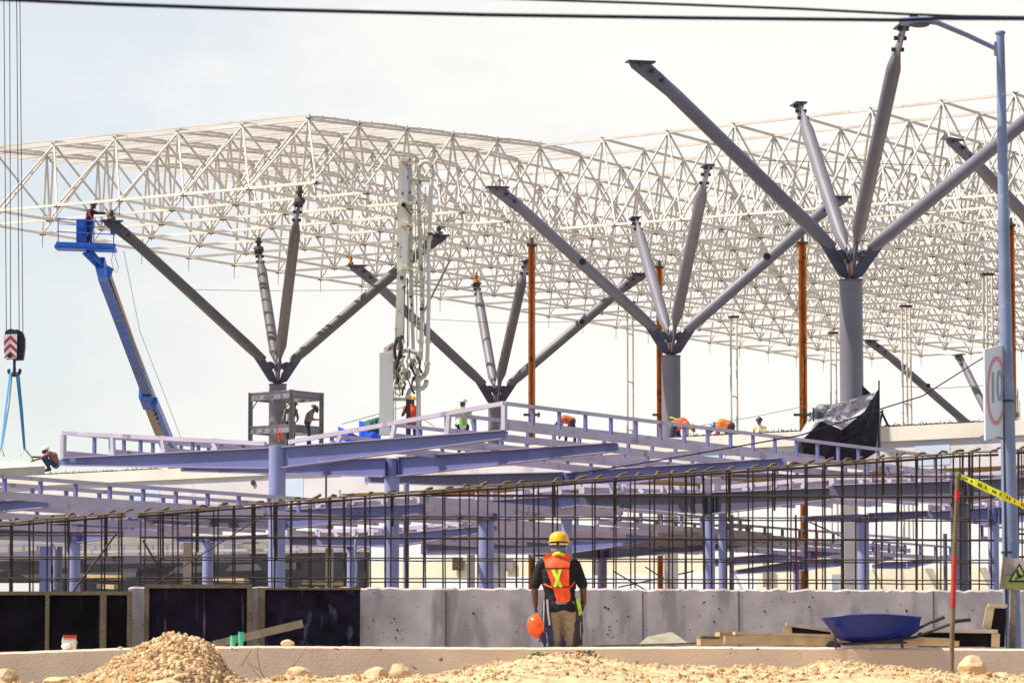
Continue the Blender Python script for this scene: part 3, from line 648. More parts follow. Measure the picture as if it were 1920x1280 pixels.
canopy(-160, 948, 84, 26, 26, (-300, 950, 15), (86, 933, 19), 'lavender frame entering from the left edge of the picture', rail=False)
# ladders on the nearest canopy, right side
t = alongA(c1, 945, 806); names = ['innermost', 'second', 'third', 'outermost and highest']
for k, (px, rh, ln) in enumerate(((620, .18, 21), (733, .33, 22), (835, .48, 22.5), (945, .62, 23))):
    b = alongA(c1, px, 838-(838-806)*(px-520)/425); top = b+UP*rh
    ladder(top, ln, max(.2, rh*.85), names[k]+' of the lilac purlin ladders running right from the nearest canopy', mid=False)
for k, (px, rh, ln) in enumerate(((118, .62, 9), (205, .5, 9), (303, .38, 8), (398, .25, 6))):
    b = alongA(c1, px, 838+(858-838)*(520-px)/402); top = b+UP*rh
    ladder(top, ln, rh*.85, ['outermost', 'second', 'third', 'innermost'][k]+' of the lilac purlin ladders on the left arm of the nearest canopy')
q = at(105, 865, 93); MB().box(at(137, 862, 92.4), (.14, .2, .12)).build('bracket', M_lavc, C1)
# lower left ladders
pA = at(-20, 891, 79)
for k, (sh, dz, h, nm) in enumerate(((0, 0, .40, 'long lilac purlin ladder crossing the lower left, nearest one'), (2.2, .02, .34, 'lower left purlin ladder just behind the nearest one'), (4.2, -.08, .22, 'lower left purlin ladder, third one back'), (6., -.2, .2, 'lower left purlin ladder, fourth one back'), (7.8, -.3, .2, 'lower left purlin ladder, farthest one back'))):
    ladder(pA+AD*sh+UP*dz, 14+sh*.3, h, nm, group='lower left purlin ladders', start=.5)
# beyond: right hand lower ladders
for x, y, Y, ln, h, lab in ((1080, 964, 112, 11, .42, 'purlin ladder behind the rebar right of the worker, upper one'), (1120, 952, 106, 9, .4, 'purlin ladder just below the long cross beam right of the worker'), (1080, 990, 118, 10, .3, 'purlin ladder behind the rebar right of the worker, lower one'),
        (1365, 982, 118, 13, .42, 'white looking purlin ladder in the bright opening, upper one'), (1365, 1000, 121, 13, .3, 'white looking purlin ladder in the bright opening, lower one'), (1380, 1016, 125, 11, .25, 'lowest purlin ladder in the bright opening'),
        (1636, 1014, 126, 7, .42, 'small purlin ladder left of the caution stake'), (1840, 985, 120, 5, .4, 'purlin ladder scrap behind the lamp post'), (1280, 988, 119, 6, .35, 'purlin ladder piece seen left of the wide canopy column'), (1625, 868, 98, 7, .45, 'purlin ladder under the black plastic shelter corner'), (1690, 880, 97, 7, .4, 'purlin ladder below the speed sign')):
    ladder(at(x, y, Y), ln, h, lab, group='purlin ladders of the far canopies', chan=.14, top=.07)
for x, y0, lab in ((1492, 965, 'thin red pipe left of the low rusty post'), (1530, 974, 'thin red pipe right of the low rusty post')):
    p = at(x, y0, 118); MB().tube((p.x, p.y, 1.78), (p.x, p.y, p.z), .035, .035, 8).build('red_pipe', M_red, label=lab, cat='pipe')
for k, (x0, y0, x1, y1) in enumerate(((1150, 1070, 1215, 1108), (1210, 1062, 1268, 1100), (1300, 1070, 1160, 1100), (1500, 970, 1600, 1015), (1580, 1000, 1620, 970))):
    MB().tube(at(x0, y0, 150), at(x1, y1, 152), .03, .03, 6).build('brace_wire', M_darkm, label=['brace rod falling right of the worker elbow', 'second brace rod in the far yellow opening', 'brace rod rising left under the far beam', 'long brace rod beside the lower red pipes', 'short brace rod crossing the long one'][k], cat='brace', group='thin brace rods')
# conduit hook
m = MB(); m.pipe([at(668, 1098, 100), at(669, 1060, 100), at(666, 1035, 100), at(667, 1010, 100), at(673, 1002, 100), at(690, 1000, 100)], .035, 8); m.build('conduit', M_galv, label='bent pale conduit in front of the slender column', cat='conduit')
m = MB(); m.pipe([at(103, 1030, 99), at(101, 1024, 99), at(97, 1019, 99)], .04, 8); m.tube(at(103, 1030, 99), at(103, 1105, 99), .045, .045, 8); m.build('conduit', M_galv, label='pale conduit left of the column behind the left cage', cat='conduit')
p = at(85, 1024, 100); m = MB(); m.box((p.x, p.y, (p.z+1.78)/2), (.27, .27, p.z-1.78)); m.build('box_column', M_lav, label='square lavender column left of the round one behind the left cage', cat='column')
p = at(112, 1024, 102); m = MB(); m.box((p.x, p.y, (p.z+1.78)/2), (.14, .14, p.z-1.78)); m.build('box_column', M_lavg, label='thin dark lavender column between two wider ones at the left', cat='column')
# ---------------------------------------------------------------- concrete wall, cages, formwork, ledge
YW = 52.
def profile_wall(x0, x1, Y, th, top, bot_z, m, name, label, cat, rough=.02, n=240, ch=.03):
    mb = MB(); T = []
    for i in range(n+1):
        px = x0+(x1-x0)*i/n; p = at(px, top(px), Y); T.append(V((p.x, Y, p.z+rough*noise.noise(V((p.x*5, 1, 0)))+rough*.6*noise.noise(V((p.x*22, 4, 0))))))
    for i in range(n):
        a, b = T[i], T[i+1]; A, B = V((a.x, Y, bot_z)), V((b.x, Y, bot_z)); o = V((0, th, 0))
        c_ = V((0, ch, 0)); d_ = V((0, 0, -ch*.8)); mb.add([a+d_, b+d_, B, A, a+o, b+o, B+o, A+o, a+c_, b+c_], [[3, 2, 1, 0], [0, 1, 9, 8], [8, 9, 5, 4], [4, 5, 6, 7]])
    e = mb; 
    for t in (T[0], T[-1]):
        e.add([t, t+V((0, th, 0)), V((t.x, Y+th, bot_z)), V((t.x, Y, bot_z))], [[0, 1, 2, 3]])
    return mb.build(name, m, label=label, cat=cat)
wall = profile_wall(240, 1990, YW, .32, lambda x: 1101+(x-675)*.004, 1.7, M_conc, 'concrete_wall', 'rough cast lavender grey concrete wall with a rebar cage rising from its top', 'wall', .035)
for x in (836, 1205, 1385, 1750): 
    p = at(x, 1100, YW-.002); MB().box((p.x, YW-.004, 2.4), (.012, .006, 1.45)).build('panel_joint', M_darkm, wall)
profile_wall(-40, 1990, 44., 1.3, lambda x: interp([(-40, 1224), (0, 1222), (250, 1213), (480, 1210), (980, 1213), (1300, 1211), (1990, 1216)], x), 1.6, M_ledge, 'concrete_ledge', 'low pale concrete ledge running across the foreground', 'ledge', .006)
R0 = random.Random(4)
for _ in range(16):
    xx = R0.choice((742, 892, 1132, 1144, 1232, 1343, 1349, 1436, 1520, 1640, 1700, 1790))+R0.uniform(-5, 5); yy = R0.uniform(1118, 1195)
    if 1:
        p = at(xx, yy, YW-.001); mb = MB(); mb.tube(p, p-V((0, .004, 0)), R0.uniform(.006, .02), .012, 7); mb.build('pit', M_darkm, wall)
def cage(x0, x1, top, rows, steps, label, seedn, dup=True):
    R = random.Random(seedn); p = at((x0+x1)/2, 1100, YW+.16); root = thing('rebar_cage', (p.x, YW+.16, 3.0), label, 'rebar cage', 'rebar cages on the wall')
    for cur, Y in enumerate((YW+.05, YW+.28)):
        x = x0+(0 if cur == 0 else R.uniform(6, 12))
        while x < x1:
            xx = x+R.uniform(-3, 3); yt = top(xx)+R.uniform(-1, 3); mb = MB(); a = at(xx, 1104, Y); b = at(xx+R.uniform(-2, 2), yt, Y); a.z = 3.02
            r = R.choice([.012, .013, .015, .020]) if cur == 0 else .011
            mb.tube(a, b, r, r, 6); mb.build('vertical_bar', M_rebar, root)
            if R.random() < .92 and cur == 0:
                hk = MB(); e = R.uniform(12, 22)
                hk.pipe([b, b+V((.03, .05, .02)), at(xx+e*.5, top(xx+e*.5)-4+R.uniform(-2, 1), Y+.1), at(xx+e, top(xx+e)-5+R.uniform(-3, 2), Y+.14)], R.uniform(.016, .024), 6); hk.build('hook_end', M_rebart, root)
            if R.random() < .14:
                m2 = MB(); m2.tube(at(xx+4, yt, Y), at(xx+4, yt+R.uniform(60, 110), Y), .016, .016, 6); m2.build('lap_bar', M_rebar, root)
            x += R.uniform(steps[0], steps[1])
        for y in rows:
            yy = y+R.uniform(-2, 2)+(3 if cur else 0); xs = [q for q in range(int(x0), int(x1)+1, 6) if top(q) < yy-6]
            if len(xs) < 4: continue
            pts = [at(q, yy+.0035*(q-x0)+1.2*noise.noise(V((q*.012, y, cur))), Y-.018) for q in xs[::8]+[xs[-1]]]; MB().pipe(pts, .011, 6).build('horizontal_bar', M_rebar, root)
    for dy, Y, r, m in ((0, YW+.03, .013, M_rebart), (6, YW+.27, .016, M_rebar), (5, YW+.02, .014, M_rebar)):
        pts = [at(q, top(q)+dy+1.5*noise.noise(V((q*.02, dy, 0))), Y) for q in [x0-4+(x1-x0+8)*k/40 for k in range(41)]]; MB().pipe(pts, r, 6).build('top_bar', m, root)
    return root
topm = lambda x: interp([(260, 962), (560, 938), (900, 912), (1200, 892), (1500, 871), (1800, 849), (1990, 842)], x)
cg = cage(262, 1868, topm, (1084, 1044, 1004, 966, 926, 888), (29, 42), 'long rusted rebar cage climbing to the right along the wall top', 5)
topl = lambda x: interp([(-20, 982), (235, 961)], x)
cl = cage(-14, 232, topl, (1084, 1043, 999), (28, 38), 'shorter rusted rebar cage at the left edge with diagonal bracing', 9)
cr = cage(1908, 1985, lambda x: 843, (1084, 1042, 1000, 960, 922, 884), (24, 34), 'strip of rebar cage to the right of the lamp post', 11)
MB().tube(at(137, 1108, YW), at(218, 1000, YW), .014, .014, 6).build('diagonal_bar', M_rebar, cl)
MB().tube(at(268, 1012, YW), at(306, 1078, YW), .014, .014, 6).build('diagonal_bar', M_rebar, cg)
MB().path([at(290, 1095, YW-.05), at(400, 1025, YW-.05), at(500, 962, YW-.05)], .009, 5).build('tie_wire', M_rebar, cg)
def formwork(x0, x1, y0, y1, Y, label, frame=(9, 9, 9), studs=(), m=M_ply):
    a = at(x0, y0, Y); b = at(x1, y1, Y); s = Y/F; z0 = 1.75; root = thing('wall_shutter', ((a.x+b.x)/2, Y, z0), label, 'formwork panel', 'black plywood shutters against the wall')
    MB().box(((a.x+b.x)/2, Y+.06, (a.z+z0)/2), (b.x-a.x-.02, .03, a.z-z0-.02)).build('plywood', m, root)
    fr = frame
    MB().box(((a.x+b.x)/2, Y, a.z-fr[1]*s/2), (b.x-a.x, .09, fr[1]*s)).build('top_rail', M_wood, root)
    if fr[0]: MB().box((a.x+fr[0]*s/2, Y, (a.z-fr[1]*s+z0)/2-.002), (fr[0]*s, .09, a.z-fr[1]*s-z0)).build('side_rail', M_wood, root)
    if fr[2]: MB().box((b.x-fr[2]*s/2, Y, (a.z-fr[1]*s+z0)/2-.002), (fr[2]*s, .09, a.z-fr[1]*s-z0)).build('side_rail', M_wood, root)
    for sx, sw in studs: c = at(sx, 1150, Y); MB().box((c.x, Y-.003, (a.z-fr[1]*s+z0)/2-.002), (sw*s, .085, a.z-fr[1]*s-z0)).build('stud', M_wood, root)
formwork(-30, 246, 1108, 1225, 51.4, 'wide black plywood shutter at the left edge with three timber studs', (8, 7, 8), ((89, 7), (194, 12)))
formwork(271, 472, 1095, 1225, 51.45, 'black plywood shutter streaked white, behind the gravel pile', (9, 7, 9), m=M_ply2)
formwork(484, 676, 1101, 1225, 51.5, 'speckled black plywood shutter ending where bare wall begins', (13, 4, 0), m=M_ply3)
# planks, wedges and small things on the ledge
def plank(pts, wpx, Y, label, m, th=.05, dep=.2, name='plank'):
    a, b = at(pts[0], pts[1], Y), at(pts[2], pts[3], Y+.05); mb = MB(); mb.bar(a, b, dep, wpx*Y/F); return mb.build(name, m, label=label, cat='plank', group='loose planks on the ledge')
plank((400, 1208, 568, 1168), 14, 44.6, 'dirty tilted plank resting behind the green tubes', M_wooddk)
plank((1310, 1203, 1352, 1203), 11, 44.25, 'short grey timber end lying lowest at the left of the plank stack', M_woody)
plank((1310, 1194, 1345, 1195), 5, 44.3, 'thin short board on top of the lowest timber end', M_wood)
plank((1345, 1192, 1378, 1193), 15, 44.6, 'middle squared timber end in the plank stack', M_woody)
plank((1358, 1199, 1562, 1203), 15, 44.3, 'thick long yellow timber running under the wheelbarrow', M_woody, dep=.25)
plank((1376, 1186.5, 1560, 1192), 6, 44.4, 'pale flat board on top of the thick long timber', mat('pale_board', (.52, .40, .22), .8, 0, .2, 5), dep=.3)
plank((1560, 1204, 1796, 1206), 10, 44.75, 'yellow timber right of the wheelbarrow tray', M_woody, dep=.2)
plank((1690, 1196, 1780, 1199), 6, 44.8, 'thin pale board under the wheelbarrow handles', mat('pale_board', (.52, .40, .22)), dep=.2)
def tray(name, face, boards, Y, label):
    p0_ = at(face[0][0], face[0][1], Y); root = thing(name, p0_, label, 'shutter', 'small formwork pieces at the right')
    m = MB(); m.prism([at(x, y, Y+.03) for x, y in face], V((0, .25, 0))); m.build('plywood', M_ply, root)
    for (x0, y0, x1, y1, wpx, mm) in boards: MB().bar(at(x0, y0, Y), at(x1, y1, Y), .10, wpx*Y/F, 0, UP if abs(x1-x0) > abs(y1-y0) else V((0, 1, 0))).build('edge_board', mm, root)
MPB = mat('pale_board', (.52, .40, .22)); MGB = mat('grey_board', (.42, .36, .30), .85, 0, .2, 5)
def vb(x0, y0, x1, y1, wpx, mm): return (x0, y0, x1, y1, wpx, mm)
tray('shutter_offcut', [(1480, 1174), (1558, 1184), (1558, 1192), (1480, 1189)], [(1474, 1169, 1556, 1181, 6, MGB), (1476, 1173, 1478, 1190, 5, MPB)], 44.9, 'low dark formwork offcut tilted left of the wheelbarrow tray')
tray('shutter_offcut', [(1725, 1184), (1866, 1186), (1866, 1211), (1725, 1212)], [(1722, 1181, 1870, 1183, 7, MGB), (1867, 1187, 1866, 1212, 5, MPB)], 45.0, 'dark open formwork box lying right of the wheelbarrow')
tray('shutter_offcut', [(1860, 1139), (1886, 1140), (1884, 1212), (1852, 1212)], [(1853, 1134, 1888, 1135, 6, MPB), (1857, 1137, 1850, 1177, 6, MPB)], 45.2, 'upright dark formwork offcut leaning beside the lamp post')
m = MB(); m.prism([at(1196, 1208, 46.8), at(1214, 1193, 47.2), at(1256, 1184, 47.5), at(1262, 1185, 47.5), at(1294, 1207, 46.9)], V((0, .06, 0))); m.build('plywood_sheet', mat('olive_sheet', (.30, .26, .18), .9, 0, .3, 4), label='weathered olive plywood sheet leaning against the wall foot', cat='plywood sheet')
plank((1110, 1211, 1312, 1205), 3, 46.5, 'long thin dark board at the foot of the leaning plywood sheet', M_wooddk)
# tubes, sack, stake
for x, y, w_, lab in ((436, 1192, 10, 'shorter green plastic tube on the ledge'), (451, 1185, 10, 'taller green plastic tube on the ledge')):
    a = at(x, 1214, 44.2); b = at(x+1, y, 44.2); m = MB(); m.tube(a, b, w_/2*44.2/F, w_/2*44.2/F, 14); m.tube(b-UP*.004, b+UP*.006, w_/2*44.2/F*1.1, w_/2*44.2/F*1.1, 14); m.build('plastic_tube', M_tube, label=lab, cat='tube', group='green plastic tubes')
rt = thing('paper_sack', at(130, 1221, 44.3), 'small tan paper sack with a red folded top standing on the ledge', 'sack')
bm = bmesh.new(); bmesh.ops.create_cube(bm, size=1); bmesh.ops.subdivide_edges(bm, edges=bm.edges, cuts=4, use_grid_fill=True); s = 44.3/F; c = at(130, 1206, 44.3); mb = MB()
mb.add([c+V((v.co.x*25*s*(1-.25*max(v.co.z, 0))+.01*noise.noise(v.co*4), v.co.y*.12*(1-.6*max(0, v.co.z)), v.co.z*32*s))+V((.01*noise.noise(v.co*6+V((5, 0, 0))), 0, 0)) for v in bm.verts], [[v.index for v in f.verts] for f in bm.faces]); bm.free()
mb.build('sack_body', M_slabp, rt); MB().box(c+V((.01, -.02, 13*s)), (24*s, .07, 6*s)).build('red_top', M_red, rt)
MB().ell(c+V((-.03, -.06, -5*s)), (9*s, .04, 6*s)).build('printed_mark', M_white, rt)
rt = thing('marker_stake', at(1785, 1279, 41.8), 'tall slim timber stake with red painted bands in front of the ledge', 'stake')
pts = [(1784, 1285), (1785, 1200), (1787, 1130), (1789, 1060), (1791, 1000), (1794, 940), (1796, 888)]; P = [at(x, y, 41.8) for x, y in pts]
MB().pipe(P, [.026, .027, .028, .026, .026, .025, .022], 8).build('stake_shaft', M_wood, rt)
for y0, y1, x0, x1 in ((1110, 1040, 1787.5, 1789.8), (1138, 1110, 1786.6, 1787.5), (940, 918, 1794, 1795)): MB().tube(at(x0, y0, 41.8), at(x1, y1, 41.8), .031, .030, 8).build('red_band', M_red, rt)
# caution tape
rt = thing('caution_tape', at(1800, 892, 41.7), 'yellow caution tape with black print stretched from the stake to the right', 'tape')
mb = MB(); T = []
n = 40
for i in range(n+1):
    t = i/n; x = 1797+t*180; y = 891+t*86+4*math.sin(t*3.2)-6*math.sin(t*math.pi); tw = .9*math.sin(t*7)+.5*math.sin(t*19); c = at(x, y, 41.7+.25*t); hw = .052*(.35+.65*min(1, t*6+.2))
    u = V((.25*math.sin(tw), math.sin(tw), math.cos(tw*.6))).normalized(); T.append((c, u, hw))
for (c, u, h), (c2, u2, h2) in zip(T, T[1:]): mb.add([c-u*h, c2-u2*h2, c2+u2*h2, c+u*h], [[0, 1, 2, 3]], 0, True)
mb.build('tape_band', M_tapey, rt)
mk = MB()
for i in range(1, n):
    if i % 6 in (2, 3, 5):
        c, u, h = T[i]; c2, u2, h2 = T[i+1]; o = V((0, -.006, 0)); mk.add([c-u*h*.4+o, c+(c2-c)*.55-u2*h2*.4+o, c+(c2-c)*.75+u2*h2*.45+o, c+(c2-c)*.2+u*h*.45+o], [[0, 1, 2, 3]])
mk.build('black_print', M_black, rt)
m = MB(); m.ell(at(1797, 892, 41.7), (.032, .032, .05)); m.build('knot', M_grass, rt)
# lamp post and signs
YL = 46.
rt = thing('street_lamp', at(1897, 1216, YL), 'tall galvanised street lamp with a thin bracket arm, carrying the speed sign', 'street lamp')
pt, pb = at(1875.5, 64, YL), at(1899, 1226, YL); pm = at(1886, 640, YL)
m = MB(); m.pipe([pb, pm, pt], [.112, .082, .052], 24); m.build('post', M_galv, rt)
m = MB(); q = at(1899, 1150, YL); m.bar(at(1887, 1215, YL-.1), at(1881, 700, YL-.06), .018, .02, 0, V((0, 1, 0))); m.build('edge_strip', M_darkm, rt)
m = MB(); m.tube(pt, pt+UP*.02, .066, .066, 16); m.ell(pt+UP*.02, (.066, .066, .025), lo=0.); m.build('post_cap', M_galv, rt)
m = MB(); m.box(at(1867, 92, YL), (.04, .06, .17)); m.build('bracket', M_galv, rt)
m = MB(); m.pipe([at(1866, 91, YL), at(1815, 67, YL-.1), at(1758, 43, YL-.2), at(1735, 40, YL-.2)], [.03, .032, .034, .034], 12); m.build('bracket_arm', M_galv, rt)
m = MB(); c = at(1716, 40, YL-.2); m.ell(c, (.21, .11, .055)); m.box(c+V((-.08, 0, -.015)), (.16, .18, .05)); h = m.build('lamp_head', M_galv, rt)
m = MB(); m.ell(c+V((.05, 0, -.045)), (.13, .09, .035)); m.build('lens', M_lavg, h); m = MB(); m.box(c+V((-.02, 0, .05)), (.10, .12, .05)); m.build('photocell', M_bluedk, h)
for y in (752, 1035):
    q = at(1887+(y-752)*.02, y, YL); m = MB(); m.tube(q-UP*.012, q+UP*.012, .105, .105, 20); m.build('strap', M_darkm, rt)
rt = thing('speed_sign', at(1870, 820, YL-.25), 'white speed limit sign reading 10 in a faded red ring, fixed to the lamp post', 'sign')
c = at(1868, 734, YL-.22); ux = (at(1889, 728, YL-.22+.05)-at(1847, 740, YL-.22-.45)); wd_ = ux.length; ux.normalize(); uy = UP; uz = ux.cross(uy).normalized(); hg = 170*YL/F
m = MB(); m.prism([c+ux*(i*wd_/2)+uy*(j*hg/2) for i, j in ((-1, -1), (1, -1), (1, 1), (-1, 1))], uz*-.02); m.build('panel', M_signw, rt)
m = MB(); n = 40; Ro, Ri = (.44*wd_*.95, .46*hg*.83), (.36*wd_*.95, .40*hg*.83); cc = c+uy*.01*hg; o = uz*.006
vs = [cc+o+ux*(R[0]*math.cos(2*math.pi*k/n))+uy*(R[1]*math.sin(2*math.pi*k/n)) for R in (Ro, Ri) for k in range(n)]
m.add(vs, [[k, (k+1) % n, n+(k+1) % n, n+k] for k in range(n)]); m.build('red_ring', M_signr, rt)
m = text_mesh('10', .52, cc+o*1.5+uy*.03, ux*.72, uy*1.05, .002); m.build('number', M_signg, rt)
m = MB(); m.bar(at(1846, 812, YL-.3), at(1880, 822, YL-.1), .03, .03); m.tube(at(1843, 822, YL-.4), at(1843, 822, YL-.32), .045, .045, 12); m.build('mounting_bracket', M_galv, rt)
rt = thing('warning_board', at(1900, 1216, YL-.5), 'small wooden board with a lime triangular warning sign before the lamp post', 'sign')
m = MB(); a = at(1899, 1105, YL-.5); m.bar(a, at(1897, 1216, YL-.5), .07, .10, 0, V((0, 1, 0))); m.build('wooden_leg', M_wooddk, rt)
m = MB(); c = [at(1885, 1044, YL-.6), at(1945, 1050, YL-.6), at(1942, 1108, YL-.6), at(1879, 1103, YL-.6)]; m.prism(c, V((0, .02, 0))); m.build('board', M_conc, rt)
m = MB(); c = [at(1884, 1078, YL-.62), at(1942, 1082, YL-.62), at(1941, 1106, YL-.62), at(1881, 1101, YL-.62)]; m.prism(c, V((0, .01, 0))); m.build('green_field', mat('sign_lime', (.30, .36, .10), .6), rt)
m = MB(); m.bar(at(1883, 1042, YL-.63), at(1876, 1104, YL-.63), .03, .045, 0, V((0, 1, 0))); m.build('timber_edge', M_wooddk, rt)
def tri(cx, cy, r, Y): return [at(cx, cy-r, Y), at(cx+r*.92, cy+r*.62, Y), at(cx-r*.92, cy+r*.62, Y)]
m = MB(); m.prism(tri(1911, 1077, 22, YL-.635), V((0, .006, 0))); m.build('triangle_border', M_black, rt)
m = MB(); m.prism(tri(1911, 1077, 16, YL-.645), V((0, .006, 0))); m.build('triangle_field', mat('faded_lime', (.42, .52, .16), .6), rt)
m = MB(); m.box(at(1911, 1080, YL-.655), (.05, .005, .05)); m.box(at(1908, 1072, YL-.655), (.03, .005, .05)); m.bar(at(1903, 1085, YL-.655), at(1921, 1078, YL-.655), .02, .01, 0, V((0, 1, 0))); m.build('pictogram', M_black, rt)
# overhead cables
def cable(pts, r, label, m=M_cable, name='overhead_cable', cat='cable', group='overhead cables'):
    P = [at(*p) for p in pts]; MB().pipe(P, r, 8).build(name, m, label=label, cat=cat, group=group)
cable([(-60, -4, 19), (200, 8, 19.2), (500, 18, 19.4), (900, 28, 19.8), (1300, 34, 20), (1680, 38, 20.3), (1760, 35, 20.4), (2000, 36, 20.5)], [.0105]*8, 'lower thick black cable crossing the whole top of the picture')
cable([(900, -4, 22), (1200, 6, 22), (1500, 17, 22), (1700, 27, 22), (1800, 31, 22), (2000, 34, 22)], [.0085]*6, 'upper black cable entering at the middle of the top edge')
cable([(1060, 884+6, 70), (1180, 872, 70), (1330, 846, 70), (1500, 816, 70), (1640, 770, 72), (1730, 742, 74), (1860, 660, 78)], .013, 'sagging black wire crossing the canopy rails up to the speed sign', group='site wires')
for k, (pts, lab) in enumerate((([(355, 543, 150), (480, 545, 150), (690, 544, 150)], 'thin wire from the left arm to the pale arm'), ([(800, 598, 158), (930, 605, 158), (1090, 603, 158)], 'thin wire with tangled ends behind the pump mast'), ([(1265, 806, 118), (1420, 780, 116), (1515, 760, 110)], 'faint rope between the column and the plastic shelter'),
        ([(1380, 300, 112), (1600, 305, 112), (1780, 312, 112)], 'faint wire across the roof at the right'), ([(640, 795, 112), (760, 762, 112), (815, 800, 112)], 'rope above the blue and green sheets'), ([(1690, 724, 120), (1760, 728, 120), (1850, 722, 120)], 'faint wire behind the speed sign'), ([(232, 470, 143), (262, 620, 150), (340, 822, 160)], 'hose hanging from the lift basket to the right of the boom'))):
    P = [at(*p) for p in pts]; MB().pipe(P, .010, 5).build('thin_wire', M_pumpd, label=lab, cat='wire', group='site wires')
for x, y, Y, lab in ((355, 543, 151, 'round black pulley on the long left arm'), (1092, 491, 127, 'black round pulley beside the thick rising arm'), (1438, 481, 118, 'black pulley behind the steel arms at the right'), (1381, 284, 108, 'black pulley above the long free arm'), (1091, 603, 158, 'small black pulley on the arm behind the rusty post'), (1740, 723, 190, 'pulley on the farthest arm')):
    c = at(x, y, Y); m = MB(); m.tube(c-V((0, .06, 0)), c+V((0, .06, 0)), .12, .12, 16); m.tube(c-V((0, .09, 0)), c+V((0, .09, 0)), .04, .04, 8); m.build('pulley', M_black, label=lab, cat='pulley', group='rope pulleys')
# ---------------------------------------------------------------- machines
def bx(mb, x0, y0, x1, y1, Y, th, mi=0):      # upright box given by two pixel corners at distance Y
    a, b = at(x0, y0, Y), at(x1, y1, Y); mb.box(((a.x+b.x)/2, Y+th/2, (a.z+b.z)/2), (abs(b.x-a.x), th, abs(a.z-b.z)), mi)
# boom lift
YB = 143.; s = YB/F
rt = thing('boom_lift', at(400, 1290, 196), 'blue boom lift raising its basket to the left end of the roof', 'boom lift')
def LP(x, y, d=0.): return at(x, y, YB+d)
m = MB(); c0, c1_ = LP(105, 464), LP(217, 468); m.bar(c0, c1_, 1.0, .14); m.bar(LP(105, 457, -.52), LP(217, 461, -.52), .03, .16); m.bar(LP(105, 457, .52), LP(217, 461, .52), .03, .16); bk = m.build('basket_floor', M_blue, rt)
def railbar(x0, y0, x1, y1, d0, d1, r=.022): MB().tube(LP(x0, y0, d0), LP(x1, y1, d1), r, r, 8).build('rail', M_blue, rt)
for d in (-.5, .5):
    railbar(109, 409, 143, 413, d, d); railbar(106, 434, 216, 440, d, d); railbar(150, 412, 215, 418, d, d); railbar(109, 420, 215, 427, d, d, .012)
    for x in (109, 144, 176, 213): railbar(x, 410+(x-109)*.06, x, 464+(x-109)*.03, d, d)
for x in (109, 213): railbar(x, 410, x, 410, -.5, .5); railbar(x, 436, x, 436, -.5, .5)
m = MB(); bx(m, 143, 411, 162, 460, YB-.3, .5); m.build('control_box', M_bluedk, rt)
m = MB(); bx(m, 146, 414, 158, 428, YB-.33, .03); m.build('control_panel', M_blue, rt)
m = MB(); bx(m, 207, 424, 216, 438, YB-.5, .2); m.build('tool_tray', M_bluedk, rt)
m = MB(); m.bar(LP(165, 470), LP(188, 497, .5), .22, .24, 0); m.bar(LP(156, 474, -.2), LP(182, 500, .3), .07, .09); m.tube(LP(176, 482, -.3), LP(194, 500, .2), .03, .03, 8); m.build('jib', M_blue, rt)
m = MB(); m.bar(LP(187, 490, .4), LP(195, 520, 1.2), .35, .42); m.bar(LP(195, 505, 1.), LP(208, 512, 1.2), .2, .35); m.bar(LP(188, 500, .15), LP(192, 517, .5), .3, .2, 0); m.build('boom_head', M_blue, rt)
m = MB(); m.bar(LP(193, 516, 1.2), LP(283, 752, 22), .38, .36, w1=.44, h1=.44); m.build('inner_boom', M_bluedk, rt)
m = MB(); m.tube(LP(206, 515, 1.2), LP(268, 692, 16), .07, .07, 10); m.build('extension_rod', M_chrome, rt)
m = MB(); m.bar(LP(272, 736, 20), LP(281, 760, 21.6), .56, .40); m.build('boom_collar', M_blue, rt)
m = MB(); m.bar(LP(277, 752, 21), LP(345, 925, 37), .40, .34, 1); m.bar(LP(289, 752, 20.7), LP(338, 870, 32), .26, .36, 0)
m.build('outer_boom', [M_blue, M_chrome], rt)
m = MB()
for k in range(30):
    t = k/29; c = LP(268+t*54, 692+t*150, 16+t*14)-V((0, .35, 0)); m.box(c, (.12, .10, .055))
m.build('hose_chain', M_darkm, rt)
m = MB()
for k in range(8):
    t = k/8; c = LP(290+t*26, 770+t*62, 21.5+t*7)-V((0, .25, 0)); m.tube(c, c-V((0, .12, 0)), .06, .06, 8)
m.build('boom_holes', M_darkm, rt)
q = at(400, 1290, 196); m = MB(); m.box((q.x, 196, 3.1), (5.0, 2.3, 1.3)); m.bar((q.x-1.5, 195, 3.8), tuple(LP(345, 925, 37)), .5, .5); m.build('chassis', M_blue, rt)
for dx in (-1.7, 1.7):
    for dy in (-1.2, 1.2): MB().tube((q.x+dx, 196+dy-.15, 2.3), (q.x+dx, 196+dy+.15, 2.3), .5, .5, 20).build('wheel', M_black, rt)
m = MB(); m.pipe([LP(212, 470), LP(209, 490, .3), LP(213, 505, .3), LP(219, 512, .3), LP(222, 500, .2), LP(217, 486, .2), LP(213, 470)], .010, 5); m.build('hanging_cable', M_pumpd, rt)
